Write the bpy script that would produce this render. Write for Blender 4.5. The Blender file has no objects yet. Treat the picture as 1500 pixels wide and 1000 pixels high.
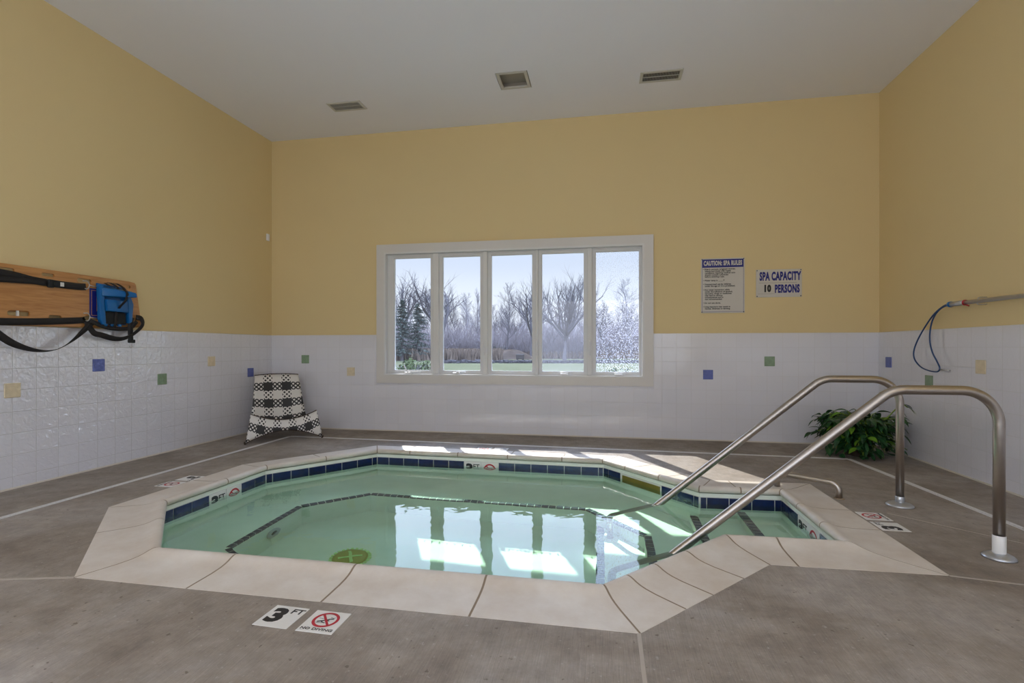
import bpy, bmesh, math, random
from mathutils import Vector, Matrix
from math import sin, cos, pi, radians

random.seed(7)
SC = bpy.context.scene
COL = SC.collection

# ------------------------------------------------------------------ room measures (metres)
CAM_H = 1.055
YAW = 0.1792857
F_PX = 740.5
XL, XR, YB, YF = -4.348, 2.9157, 6.051, -3.6
ZT, ZC = 1.22, 3.796
WZ = -0.10            # water level


def at(px, py, y=None, d=None, z=None, x=None):
    """point seen along a sight line, used only to work out where far things stand"""
    r = Vector((cos(YAW), sin(YAW), 0)); f = Vector((-sin(YAW), cos(YAW), 0))
    v = f + r * ((px - 750) / F_PX) + Vector((0, 0, (509.16 - py) / F_PX))
    c = Vector((0, 0, CAM_H))
    if d is not None: return c + v * d
    if y is not None: return c + v * (y / v.y)
    if x is not None: return c + v * (x / v.x)
    return c + v * ((z - CAM_H) / v.z)


# ------------------------------------------------------------------ materials
MATS = {}


def nodes_of(name):
    m = bpy.data.materials.new(name)
    m.use_nodes = True
    nt = m.node_tree
    b = nt.nodes.get('Principled BSDF')
    MATS[name] = m
    return m, nt, b


def N(nt, typ, **kw):
    n = nt.nodes.new(typ)
    for k, v in kw.items():
        if k in n.inputs.keys() if hasattr(n.inputs, 'keys') else False:
            n.inputs[k].default_value = v
        else:
            setattr(n, k, v)
    return n


def mat(name, col, rough=.5, metal=0., var=.08, scale=8., bump=0., bscale=60., spec=.5, coat=0.):
    m, nt, b = nodes_of(name)
    L = nt.links.new
    b.inputs['Roughness'].default_value = rough
    b.inputs['Metallic'].default_value = metal
    b.inputs['Specular IOR Level'].default_value = spec
    b.inputs['Coat Weight'].default_value = coat
    tc = N(nt, 'ShaderNodeTexCoord')
    nz = N(nt, 'ShaderNodeTexNoise'); nz.inputs['Scale'].default_value = scale; nz.inputs['Detail'].default_value = 5
    L(tc.outputs['Object'], nz.inputs['Vector'])
    mx = N(nt, 'ShaderNodeMix', data_type='RGBA')
    c = Vector(col)
    mx.inputs['A'].default_value = (*(c * (1 - var)), 1)
    mx.inputs['B'].default_value = (*[min(1, v * (1 + var)) for v in c], 1)
    L(nz.outputs['Fac'], mx.inputs['Factor'])
    L(mx.outputs['Result'], b.inputs['Base Color'])
    if bump:
        n2 = N(nt, 'ShaderNodeTexNoise'); n2.inputs['Scale'].default_value = bscale; n2.inputs['Detail'].default_value = 4
        L(tc.outputs['Object'], n2.inputs['Vector'])
        bp = N(nt, 'ShaderNodeBump'); bp.inputs['Strength'].default_value = bump; bp.inputs['Distance'].default_value = .01
        L(n2.outputs['Fac'], bp.inputs['Height']); L(bp.outputs['Normal'], b.inputs['Normal'])
    return m


def wall_tile_mat(name, horiz, h0, wave, coat, grout):
    """white wavy six inch glazed tile; horiz is the wall's own horizontal axis"""
    m, nt, b = nodes_of(name)
    L = nt.links.new
    geo = N(nt, 'ShaderNodeNewGeometry')
    sp = N(nt, 'ShaderNodeSeparateXYZ'); L(geo.outputs['Position'], sp.inputs[0])
    P = .1612

    def line(sock, off):
        a = N(nt, 'ShaderNodeMath', operation='SUBTRACT'); L(sock, a.inputs[0]); a.inputs[1].default_value = off
        d = N(nt, 'ShaderNodeMath', operation='DIVIDE'); L(a.outputs[0], d.inputs[0]); d.inputs[1].default_value = P
        f = N(nt, 'ShaderNodeMath', operation='FRACT'); L(d.outputs[0], f.inputs[0])
        s = N(nt, 'ShaderNodeMath', operation='SUBTRACT'); L(f.outputs[0], s.inputs[0]); s.inputs[1].default_value = .5
        ab = N(nt, 'ShaderNodeMath', operation='ABSOLUTE'); L(s.outputs[0], ab.inputs[0])
        mr = N(nt, 'ShaderNodeMapRange'); L(ab.outputs[0], mr.inputs[0])
        mr.inputs['From Min'].default_value = .486; mr.inputs['From Max'].default_value = .496
        fl = N(nt, 'ShaderNodeMath', operation='FLOOR'); L(d.outputs[0], fl.inputs[0])
        return mr.outputs[0], fl.outputs[0]
    g1, i1 = line(sp.outputs[horiz], h0)
    g2, i2 = line(sp.outputs['Z'], ZT)
    gm = N(nt, 'ShaderNodeMath', operation='MAXIMUM'); L(g1, gm.inputs[0]); L(g2, gm.inputs[1])
    cv = N(nt, 'ShaderNodeCombineXYZ'); L(i1, cv.inputs[0]); L(i2, cv.inputs[1])
    wn = N(nt, 'ShaderNodeTexWhiteNoise'); L(cv.outputs[0], wn.inputs['Vector'])
    mx = N(nt, 'ShaderNodeMix', data_type='RGBA')
    mx.inputs['A'].default_value = (.68, .68, .735, 1); mx.inputs['B'].default_value = (.70, .70, .755, 1)
    L(wn.outputs['Value'], mx.inputs['Factor'])
    m2 = N(nt, 'ShaderNodeMix', data_type='RGBA'); L(mx.outputs['Result'], m2.inputs['A'])
    m2.inputs['B'].default_value = (grout, grout * .985, grout * 1.02, 1); L(gm.outputs[0], m2.inputs['Factor'])
    L(m2.outputs['Result'], b.inputs['Base Color'])
    rr = N(nt, 'ShaderNodeMapRange'); L(gm.outputs[0], rr.inputs[0]); rr.inputs['To Min'].default_value = .07; rr.inputs['To Max'].default_value = .6
    L(rr.outputs[0], b.inputs['Roughness'])
    nz = N(nt, 'ShaderNodeTexNoise'); nz.inputs['Scale'].default_value = 26; nz.inputs['Detail'].default_value = 1.0
    b.inputs['Specular IOR Level'].default_value = .3
    nz.inputs['Distortion'].default_value = .8
    ofs = N(nt, 'ShaderNodeVectorMath', operation='ADD'); L(geo.outputs['Position'], ofs.inputs[0]); L(wn.outputs['Color'], ofs.inputs[1])
    L(ofs.outputs[0], nz.inputs['Vector'])
    hh = N(nt, 'ShaderNodeMath', operation='MULTIPLY_ADD'); L(gm.outputs[0], hh.inputs[0]); hh.inputs[1].default_value = -.5; L(nz.outputs['Fac'], hh.inputs[2])
    bp = N(nt, 'ShaderNodeBump'); bp.inputs['Strength'].default_value = .8; bp.inputs['Distance'].default_value = wave
    L(hh.outputs[0], bp.inputs['Height']); L(bp.outputs['Normal'], b.inputs['Coat Normal'])
    b.inputs['Coat Weight'].default_value = 1; b.inputs['Coat IOR'].default_value = coat; b.inputs['Coat Roughness'].default_value = .03
    bg_ = N(nt, 'ShaderNodeBump'); bg_.inputs['Strength'].default_value = .35; bg_.inputs['Distance'].default_value = .002; bg_.invert = True
    L(gm.outputs[0], bg_.inputs['Height']); L(bg_.outputs['Normal'], b.inputs['Normal'])
    return m


def concrete_mat():
    m, nt, b = nodes_of('broomed_concrete')
    L = nt.links.new
    geo = N(nt, 'ShaderNodeNewGeometry')

    def noise(scale, detail, rough=.6, dist=0., stretch=None):
        n = N(nt, 'ShaderNodeTexNoise'); n.inputs['Scale'].default_value = scale; n.inputs['Detail'].default_value = detail
        n.inputs['Roughness'].default_value = rough; n.inputs['Distortion'].default_value = dist
        if stretch:
            mp = N(nt, 'ShaderNodeMapping'); mp.inputs['Scale'].default_value = stretch[0]
            mp.inputs['Rotation'].default_value = (0, 0, stretch[1])
            L(geo.outputs['Position'], mp.inputs['Vector']); L(mp.outputs['Vector'], n.inputs['Vector'])
        else:
            L(geo.outputs['Position'], n.inputs['Vector'])
        return n
    big = noise(1.3, 6, .62, .6)
    r1 = N(nt, 'ShaderNodeValToRGB'); L(big.outputs['Fac'], r1.inputs[0])
    e = r1.color_ramp.elements
    e[0].position = .32; e[0].color = (.195, .158, .126, 1)
    e[1].position = .72; e[1].color = (.345, .312, .285, 1)
    k = r1.color_ramp.elements.new(.5); k.color = (.270, .232, .195, 1)
    med = noise(9, 8, .7)
    m1 = N(nt, 'ShaderNodeMix', data_type='RGBA', blend_type='OVERLAY'); m1.inputs['Factor'].default_value = .55
    L(r1.outputs['Color'], m1.inputs['A']); L(med.outputs['Color'], m1.inputs['B'])
    bw = N(nt, 'ShaderNodeRGBToBW'); L(med.outputs['Fac'], bw.inputs[0]); L(bw.outputs[0], m1.inputs['B'])
    # broom strokes
    br = noise(6, 4, .6, 0, ((40, 1.2, 1), radians(8)))
    m2 = N(nt, 'ShaderNodeMix', data_type='RGBA', blend_type='OVERLAY'); m2.inputs['Factor'].default_value = .33
    L(m1.outputs['Result'], m2.inputs['A']); L(br.outputs['Fac'], m2.inputs['B'])
    # light chips and dark pits
    sp = noise(48, 3, .6)
    c1 = N(nt, 'ShaderNodeMapRange'); L(sp.outputs['Fac'], c1.inputs[0]); c1.inputs['From Min'].default_value = .63; c1.inputs['From Max'].default_value = .72; c1.inputs['To Max'].default_value = .40
    m3 = N(nt, 'ShaderNodeMix', data_type='RGBA'); L(c1.outputs[0], m3.inputs['Factor']); L(m2.outputs['Result'], m3.inputs['A']); m3.inputs['B'].default_value = (.5, .47, .43, 1)
    pit = noise(34, 2, .5)
    c2 = N(nt, 'ShaderNodeMapRange'); L(pit.outputs['Fac'], c2.inputs[0]); c2.inputs['From Min'].default_value = .685; c2.inputs['From Max'].default_value = .74; c2.inputs['To Max'].default_value = .7
    m4 = N(nt, 'ShaderNodeMix', data_type='RGBA'); L(c2.outputs[0], m4.inputs['Factor']); L(m3.outputs['Result'], m4.inputs['A']); m4.inputs['B'].default_value = (.10, .075, .055, 1)
    # rusty stains
    st = noise(2.6, 3, .5, 1.5)
    c3 = N(nt, 'ShaderNodeMapRange'); L(st.outputs['Fac'], c3.inputs[0]); c3.inputs['From Min'].default_value = .68; c3.inputs['From Max'].default_value = .80; c3.inputs['To Max'].default_value = .5
    m5 = N(nt, 'ShaderNodeMix', data_type='RGBA'); L(c3.outputs[0], m5.inputs['Factor']); L(m4.outputs['Result'], m5.inputs['A']); m5.inputs['B'].default_value = (.30, .19, .11, 1)
    L(m5.outputs['Result'], b.inputs['Base Color'])
    b.inputs['Roughness'].default_value = .62
    b.inputs['Specular IOR Level'].default_value = .35
    ad = N(nt, 'ShaderNodeMath', operation='ADD'); L(br.outputs['Fac'], ad.inputs[0]); L(sp.outputs['Fac'], ad.inputs[1])
    bp = N(nt, 'ShaderNodeBump'); bp.inputs['Strength'].default_value = .45; bp.inputs['Distance'].default_value = .004
    L(ad.outputs[0], bp.inputs['Height']); L(bp.outputs['Normal'], b.inputs['Normal'])
    return m


def stone_mat():
    m, nt, b = nodes_of('coping_limestone')
    L = nt.links.new
    geo = N(nt, 'ShaderNodeNewGeometry')
    n1 = N(nt, 'ShaderNodeTexNoise'); n1.inputs['Scale'].default_value = 3.2; n1.inputs['Detail'].default_value = 7; n1.inputs['Roughness'].default_value = .65
    L(geo.outputs['Position'], n1.inputs['Vector'])
    r = N(nt, 'ShaderNodeValToRGB'); L(n1.outputs['Fac'], r.inputs[0])
    e = r.color_ramp.elements
    e[0].position = .3; e[0].color = (.54, .465, .385, 1)
    e[1].position = .7; e[1].color = (.68, .64, .585, 1)
    n2 = N(nt, 'ShaderNodeTexNoise'); n2.inputs['Scale'].default_value = 7; n2.inputs['Detail'].default_value = 3; n2.inputs['Distortion'].default_value = 1
    L(geo.outputs['Position'], n2.inputs['Vector'])
    c = N(nt, 'ShaderNodeMapRange'); L(n2.outputs['Fac'], c.inputs[0]); c.inputs['From Min'].default_value = .70; c.inputs['From Max'].default_value = .80; c.inputs['To Max'].default_value = .45
    mx = N(nt, 'ShaderNodeMix', data_type='RGBA'); L(c.outputs[0], mx.inputs['Factor']); L(r.outputs['Color'], mx.inputs['A']); mx.inputs['B'].default_value = (.42, .25, .12, 1)
    L(mx.outputs['Result'], b.inputs['Base Color'])
    b.inputs['Roughness'].default_value = .5
    n3 = N(nt, 'ShaderNodeTexNoise'); n3.inputs['Scale'].default_value = 90
    L(geo.outputs['Position'], n3.inputs['Vector'])
    bp = N(nt, 'ShaderNodeBump'); bp.inputs['Strength'].default_value = .12; bp.inputs['Distance'].default_value = .003
    L(n3.outputs['Fac'], bp.inputs['Height']); L(bp.outputs['Normal'], b.inputs['Normal'])
    return m


def plaster_mat():
    m, nt, b = nodes_of('pool_plaster')
    L = nt.links.new
    geo = N(nt, 'ShaderNodeNewGeometry')
    n1 = N(nt, 'ShaderNodeTexNoise'); n1.inputs['Scale'].default_value = 4; n1.inputs['Detail'].default_value = 6
    L(geo.outputs['Position'], n1.inputs['Vector'])
    r = N(nt, 'ShaderNodeValToRGB'); L(n1.outputs['Fac'], r.inputs[0])
    e = r.color_ramp.elements
    e[0].position = .3; e[0].color = (.72, .77, .68, 1)
    e[1].position = .7; e[1].color = (.82, .85, .78, 1)
    L(r.outputs['Color'], b.inputs['Base Color'])
    b.inputs['Roughness'].default_value = .7
    return m


def water_mat():
    m, nt, b = nodes_of('spa_water')
    L = nt.links.new
    out = nt.nodes['Material Output']
    b.inputs['Base Color'].default_value = (.61, .97, .77, 1)
    b.inputs['Roughness'].default_value = 0
    b.inputs['IOR'].default_value = 1.333
    b.inputs['Transmission Weight'].default_value = 1
    geo = N(nt, 'ShaderNodeNewGeometry')
    nz = N(nt, 'ShaderNodeTexNoise'); nz.inputs['Scale'].default_value = 7; nz.inputs['Detail'].default_value = 2
    L(geo.outputs['Position'], nz.inputs['Vector'])
    bp = N(nt, 'ShaderNodeBump'); bp.inputs['Strength'].default_value = .12; bp.inputs['Distance'].default_value = .01
    L(nz.outputs['Fac'], bp.inputs['Height']); L(bp.outputs['Normal'], b.inputs['Normal'])
    return m


def glass_mat(name, haze, drops=False):
    """clear pane with a film of dirt; the film scatters whatever light strikes it"""
    m, nt, b = nodes_of(name)
    nt.nodes.remove(b)
    L = nt.links.new
    out = nt.nodes['Material Output']
    tr = N(nt, 'ShaderNodeBsdfTransparent'); tr.inputs[0].default_value = (.94, .95, .96, 1)
    tl = N(nt, 'ShaderNodeBsdfTranslucent'); tl.inputs[0].default_value = (.86, .88, 1.0, 1)
    gl = N(nt, 'ShaderNodeBsdfGlossy'); gl.inputs['Roughness'].default_value = .02
    fr = N(nt, 'ShaderNodeFresnel'); fr.inputs[0].default_value = 1.08
    geo = N(nt, 'ShaderNodeNewGeometry')
    nz = N(nt, 'ShaderNodeTexNoise'); nz.inputs['Scale'].default_value = 2.5; nz.inputs['Detail'].default_value = 4
    L(geo.outputs['Position'], nz.inputs['Vector'])
    mr = N(nt, 'ShaderNodeMapRange'); L(nz.outputs['Fac'], mr.inputs[0])
    mr.inputs['To Min'].default_value = haze * .7; mr.inputs['To Max'].default_value = haze * 1.3
    fac = mr.outputs[0]
    if drops:
        vo = N(nt, 'ShaderNodeTexVoronoi'); vo.inputs['Scale'].default_value = 85
        L(geo.outputs['Position'], vo.inputs['Vector'])
        d = N(nt, 'ShaderNodeMapRange'); L(vo.outputs['Distance'], d.inputs[0])
        d.inputs['From Min'].default_value = .42; d.inputs['From Max'].default_value = .30; d.inputs['To Min'].default_value = 0; d.inputs['To Max'].default_value = 1
        sc = N(nt, 'ShaderNodeSeparateColor'); L(vo.outputs['Color'], sc.inputs[0])
        g = N(nt, 'ShaderNodeMath', operation='GREATER_THAN'); L(sc.outputs[0], g.inputs[0]); g.inputs[1].default_value = .45
        mu = N(nt, 'ShaderNodeMath', operation='MULTIPLY'); L(d.outputs[0], mu.inputs[0]); L(g.outputs[0], mu.inputs[1])
        mk = N(nt, 'ShaderNodeMath', operation='MULTIPLY'); L(mu.outputs[0], mk.inputs[0]); mk.inputs[1].default_value = .24
        ad = N(nt, 'ShaderNodeMath', operation='ADD'); L(mk.outputs[0], ad.inputs[0]); L(fac, ad.inputs[1])
        fac = ad.outputs[0]
    m1 = N(nt, 'ShaderNodeMixShader'); L(fac, m1.inputs[0]); L(tr.outputs[0], m1.inputs[1]); L(tl.outputs[0], m1.inputs[2])
    m2 = N(nt, 'ShaderNodeMixShader'); L(fr.outputs[0], m2.inputs[0]); L(m1.outputs[0], m2.inputs[1]); L(gl.outputs[0], m2.inputs[2])
    L(m2.outputs[0], out.inputs['Surface'])
    return m


def weave_mat():
    """black and white basket weave: wide bands with dotted crossings, laid out in UV (one unit = one band)"""
    m, nt, b = nodes_of('woven_cord')
    L = nt.links.new
    uv = N(nt, 'ShaderNodeUVMap')
    sp = N(nt, 'ShaderNodeSeparateXYZ'); L(uv.outputs[0], sp.inputs[0])

    def band(s):
        f = N(nt, 'ShaderNodeMath', operation='MULTIPLY'); L(s, f.inputs[0]); f.inputs[1].default_value = .5
        g = N(nt, 'ShaderNodeMath', operation='FRACT'); L(f.outputs[0], g.inputs[0])
        h = N(nt, 'ShaderNodeMath', operation='GREATER_THAN'); L(g.outputs[0], h.inputs[0]); h.inputs[1].default_value = .5
        return h.outputs[0]
    col, row = band(sp.outputs['X']), band(sp.outputs['Y'])
    # dots where the two directions differ
    mp = N(nt, 'ShaderNodeMapping'); mp.inputs['Scale'].default_value = (2.83, 2.83, 1); mp.inputs['Rotation'].default_value = (0, 0, radians(45))
    L(uv.outputs[0], mp.inputs['Vector'])
    vo = N(nt, 'ShaderNodeTexVoronoi'); vo.inputs['Scale'].default_value = 1.0; vo.inputs['Randomness'].default_value = 0
    L(mp.outputs['Vector'], vo.inputs['Vector'])
    dot = N(nt, 'ShaderNodeMath', operation='LESS_THAN'); L(vo.outputs['Distance'], dot.inputs[0]); dot.inputs[1].default_value = .33
    # white rows: dots black in dark columns; dark rows: dots white in light columns
    a = N(nt, 'ShaderNodeMath', operation='MULTIPLY'); L(col, a.inputs[0]); L(dot.outputs[0], a.inputs[1])          # dark column dots
    ic = N(nt, 'ShaderNodeMath', operation='SUBTRACT'); ic.inputs[0].default_value = 1; L(col, ic.inputs[1])
    bdot = N(nt, 'ShaderNodeMath', operation='MULTIPLY'); L(ic.outputs[0], bdot.inputs[0]); L(dot.outputs[0], bdot.inputs[1])
    darkrow = N(nt, 'ShaderNodeMath', operation='SUBTRACT'); darkrow.inputs[0].default_value = 1; L(bdot.outputs[0], darkrow.inputs[1])
    fx = N(nt, 'ShaderNodeMix'); L(row, fx.inputs['Factor']); L(a.outputs[0], fx.inputs['A']); L(darkrow.outputs[0], fx.inputs['B'])
    mx = N(nt, 'ShaderNodeMix', data_type='RGBA'); L(fx.outputs['Result'], mx.inputs['Factor'])
    mx.inputs['A'].default_value = (.70, .68, .65, 1); mx.inputs['B'].default_value = (.022, .022, .024, 1)
    L(mx.outputs['Result'], b.inputs['Base Color'])
    b.inputs['Roughness'].default_value = .55
    wv = N(nt, 'ShaderNodeTexChecker'); wv.inputs['Scale'].default_value = 14; L(uv.outputs[0], wv.inputs['Vector'])
    bp = N(nt, 'ShaderNodeBump'); bp.inputs['Strength'].default_value = .3; bp.inputs['Distance'].default_value = .003
    L(wv.outputs['Fac'], bp.inputs['Height']); L(bp.outputs['Normal'], b.inputs['Normal'])
    return m


def wood_mat():
    m, nt, b = nodes_of('varnished_plywood')
    L = nt.links.new
    tc = N(nt, 'ShaderNodeTexCoord')
    mp = N(nt, 'ShaderNodeMapping'); mp.inputs['Scale'].default_value = (4, 1.2, 14); L(tc.outputs['Object'], mp.inputs['Vector'])
    n = N(nt, 'ShaderNodeTexNoise'); n.inputs['Scale'].default_value = 3; n.inputs['Detail'].default_value = 6; n.inputs['Distortion'].default_value = 1.2
    L(mp.outputs[0], n.inputs['Vector'])
    r = N(nt, 'ShaderNodeValToRGB'); L(n.outputs['Fac'], r.inputs[0])
    e = r.color_ramp.elements
    e[0].position = .3; e[0].color = (.40, .17, .045, 1)
    e[1].position = .75; e[1].color = (.58, .29, .095, 1)
    L(r.outputs['Color'], b.inputs['Base Color']); b.inputs['Roughness'].default_value = .35
    return m


def leaf_mat(name, c0, c1, rough=.45, scale=3.):
    m, nt, b = nodes_of(name)
    L = nt.links.new
    geo = N(nt, 'ShaderNodeNewGeometry')
    n = N(nt, 'ShaderNodeTexNoise'); n.inputs['Scale'].default_value = scale; n.inputs['Detail'].default_value = 4
    L(geo.outputs['Position'], n.inputs['Vector'])
    r = N(nt, 'ShaderNodeValToRGB'); L(n.outputs['Fac'], r.inputs[0])
    r.color_ramp.elements[0].position = .35; r.color_ramp.elements[0].color = (*c0, 1)
    r.color_ramp.elements[1].position = .68; r.color_ramp.elements[1].color = (*c1, 1)
    L(r.outputs['Color'], b.inputs['Base Color']); b.inputs['Roughness'].default_value = rough
    b.inputs['Specular IOR Level'].default_value = .4 if rough < .6 else 0
    return m


M_CONC = concrete_mat()
M_STONE = stone_mat()
M_PLASTER = plaster_mat()
M_WATER = water_mat()
M_TILE_L = wall_tile_mat('white_wavy_wall_tile', 'Y', 3.045, .012, 2.3, .55)
M_TILE_R = wall_tile_mat('white_wall_tile_side', 'Y', 3.045, .003, 1.6, .61)
M_TILE_B = wall_tile_mat('white_wall_tile_back', 'X', -3.206, .0022, 1.6, .62)
M_YELLOW = mat('yellow_paint', (.72, .575, .31), .6, var=.02, scale=1.2, bump=.03, bscale=150, spec=.3)
M_CEIL = mat('ceiling_paint', (.85, .855, .92), .8, var=.02, scale=1.0, bump=.05, bscale=120, spec=.2)
M_WHITE = mat('white_trim_paint', (.66, .64, .62), .4, var=.02)
M_SASH = mat('white_sash_vinyl', (.68, .68, .68), .35, var=.02)
M_CAULK = mat('beige_caulk', (.60, .55, .47), .6, var=.05)
M_JOINT = mat('joint_filler', (.40, .35, .30), .7, var=.1, scale=20)
M_GROUT = mat('brown_grout', (.25, .19, .13), .8, var=.15, scale=15)
M_WGROUT = mat('white_grout', (.60, .62, .58), .7, var=.04)
M_NAVY = mat('navy_glazed_tile', (.0035, .014, .075), .10, var=.6, scale=22, bump=.3, bscale=28)
M_BLACKT = mat('dark_edge_tile', (.018, .024, .045), .25, var=.4, scale=25)
M_MARK = mat('white_marker_tile', (.70, .69, .66), .3, var=.03, scale=30)
M_INK = mat('black_ink', (.015, .015, .017), .5, var=.05)
M_RED = mat('red_ink', (.42, .012, .025), .5, var=.05)
M_STEEL = mat('brushed_stainless', (.42, .38, .34), .30, 1., var=.05, scale=40)
M_FLANGE = mat('dull_metal_flange', (.50, .52, .55), .35, .9, var=.06)
M_WPLAST = mat('white_plastic', (.74, .73, .71), .4, var=.03)
M_ALU = mat('aluminium_tube', (.60, .60, .62), .38, .9, var=.05)
M_BLUEP = mat('blue_plastic', (.004, .12, .36), .3, var=.12)
M_DKBLUE = mat('dark_blue_plastic_hoop', (.008, .05, .16), .4, var=.1)
M_STRAP = mat('black_webbing', (.014, .012, .012), .75, var=.3, scale=120)
M_FOAM = mat('black_foam', (.010, .012, .013), .85, var=.1)
M_WOOD = wood_mat()
M_WEAVE = weave_mat()
M_DARKWOOD = mat('dark_brown_frame', (.035, .018, .010), .5, var=.2)
M_SIGNW = mat('white_sign_plastic', (.58, .55, .50), .4, var=.02)
M_SIGNB = mat('blue_sign_ink', (.006, .012, .19), .4, var=.05)
M_SCREW = mat('dark_screw', (.06, .05, .045), .4, .6, var=.1)
M_VENTW = mat('vent_enamel', (.55, .54, .51), .5, var=.03)
M_VENTD = mat('vent_dark_duct', (.02, .02, .018), .8, var=.1)
M_PANELB = mat('beige_fixture_panel', (.33, .30, .25), .5, var=.04)
M_DRAIN = mat('drain_olive_plastic', (.38, .36, .09), .5, var=.15)
M_DRAINL = mat('drain_lime_plastic', (.55, .80, .32), .5, var=.1)
M_SKIM = mat('skimmer_amber_plastic', (.17, .135, .02), .4, var=.3)
M_CHAN = mat('grey_channel_plastic', (.60, .59, .58), .5, var=.05, scale=30)
M_GLASS = glass_mat('clear_pane', .006)
M_GLASS_MID = glass_mat('filmy_pane', .032)
M_GLASS_DROP = glass_mat('spattered_pane', .025, True)
M_LEAF = leaf_mat('glossy_houseplant_leaf', (.006, .034, .010), (.028, .10, .03), .3, 14)
M_LEAFY = leaf_mat('pale_houseplant_leaf', (.09, .22, .015), (.16, .32, .03), .35, 14)
M_STEMG = mat('green_stem', (.16, .26, .02), .5)
M_SOIL = mat('dark_soil', (.03, .02, .014), .9)
M_POT = mat('dark_brown_pot', (.045, .030, .022), .55)
M_LAWN = leaf_mat('lawn_grass', (.056, .056, .030), (.074, .071, .040), .9, .5)
M_HAY = leaf_mat('dry_meadow_grass', (.10, .07, .05), (.15, .11, .082), .9, .9)
M_DIRT = leaf_mat('mounded_soil', (.055, .038, .027), (.075, .054, .04), .9, .8)
M_ROCK = leaf_mat('grey_gravel', (.025, .022, .022), (.055, .048, .047), .9, 2.)
M_BARK = mat('grey_bark', (.095, .082, .08), .9, spec=0, var=.25, scale=3)
M_BARK_PALE = mat('pale_grey_bark', (.17, .15, .148), .9, spec=0, var=.25, scale=3)
M_BRUSH = mat('mauve_brush_twigs', (.20, .165, .155), .9, spec=0, var=.3, scale=2)
M_NEEDLE = leaf_mat('spruce_needles', (.065, .075, .062), (.105, .115, .095), .8, 2.)
M_BUSH = leaf_mat('bush_leaves', (.045, .062, .022), (.085, .10, .042), .8, 5.)
M_SIDING = mat('outer_siding', (.55, .53, .5), .6)
M_LAMPGLOW = None


# ------------------------------------------------------------------ mesh helpers
def bm_new(): return bmesh.new()


def box(bm, lo, hi, mtx=None):
    vs = []
    for z in (lo[2], hi[2]):
        for x, y in ((lo[0], lo[1]), (hi[0], lo[1]), (hi[0], hi[1]), (lo[0], hi[1])):
            p = Vector((x, y, z))
            vs.append(bm.verts.new(mtx @ p if mtx else p))
    for f in ((3, 2, 1, 0), (4, 5, 6, 7), (0, 1, 5, 4), (1, 2, 6, 5), (2, 3, 7, 6), (3, 0, 4, 7)):
        bm.faces.new([vs[i] for i in f])
    return vs


def bevel_all(bm, w, seg=2):
    bmesh.ops.bevel(bm, geom=list(bm.edges), offset=w, segments=seg, affect='EDGES', profile=.5, clamp_overlap=True)


def prism(bm, poly, z0, z1, mtx=None):
    """poly is CCW seen from above"""
    T = (lambda p: mtx @ p) if mtx else (lambda p: p)
    a = [bm.verts.new(T(Vector((p[0], p[1], z0)))) for p in poly]
    b = [bm.verts.new(T(Vector((p[0], p[1], z1)))) for p in poly]
    bm.faces.new(a[::-1]); bm.faces.new(b)
    n = len(poly)
    for i in range(n):
        bm.faces.new((a[i], a[(i + 1) % n], b[(i + 1) % n], b[i]))


def fillet(pts, rad, seg=8):
    pts = [Vector(p) for p in pts]
    if not isinstance(rad, (list, tuple)): rad = [rad] * (len(pts) - 2)
    out = [pts[0]]
    for i in range(1, len(pts) - 1):
        p, a, c = pts[i], pts[i - 1], pts[i + 1]
        u, v = (a - p).normalized(), (c - p).normalized()
        ang = u.angle(v)
        if ang > pi - .02:
            out.append(p); continue
        t = rad[i - 1] / math.tan(ang / 2)
        bis = (u + v).normalized()
        cen = p + bis * (rad[i - 1] / sin(ang / 2))
        s, e = (p + u * t) - cen, (p + v * t) - cen
        tot = s.angle(e)
        for k in range(seg + 1):
            w = k / seg
            out.append(cen + (s * sin((1 - w) * tot) + e * sin(w * tot)) / sin(tot))
    out.append(pts[-1])
    return out


def sweep(bm, pts, r, n=12, cap=True):
    pts = [Vector(p) for p in pts]
    rs = r if isinstance(r, (list, tuple)) else [r] * len(pts)
    tan = []
    for i in range(len(pts)):
        a = pts[max(0, i - 1)]; b = pts[min(len(pts) - 1, i + 1)]
        tan.append((b - a).normalized())
    up = Vector((0, 0, 1)) if abs(tan[0].z) < .9 else Vector((0, 1, 0))
    u = tan[0].cross(up).normalized()
    rings = []
    for i, p in enumerate(pts):
        u = (u - tan[i] * u.dot(tan[i])).normalized()
        v = tan[i].cross(u)
        rings.append([bm.verts.new(p + (u * cos(2 * pi * k / n) + v * sin(2 * pi * k / n)) * rs[i]) for k in range(n)])
    for a, b in zip(rings, rings[1:]):
        for k in range(n):
            bm.faces.new((a[k], a[(k + 1) % n], b[(k + 1) % n], b[k]))
    if cap:
        bm.faces.new(rings[0][::-1]); bm.faces.new(rings[-1])


def ribbon(bm, pts, widths, th=.003):
    """flat webbing: widths is one vector (or a list) giving half the band's width at each point"""
    pts = [Vector(p) for p in pts]
    n = len(pts)
    ws = [Vector(w) for w in widths] if isinstance(widths[0], (list, tuple, Vector)) else [Vector(widths)] * n
    rings = []
    for i, p in enumerate(pts):
        t = (pts[min(n - 1, i + 1)] - pts[max(0, i - 1)]).normalized()
        nn = t.cross(ws[i]).normalized() * th / 2
        rings.append([bm.verts.new(q) for q in (p - ws[i] - nn, p + ws[i] - nn, p + ws[i] + nn, p - ws[i] + nn)])
    for a, b in zip(rings, rings[1:]):
        for k in range(4):
            bm.faces.new((a[k], a[(k + 1) % 4], b[(k + 1) % 4], b[k]))
    bm.faces.new(rings[0][::-1]); bm.faces.new(rings[-1])


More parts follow.
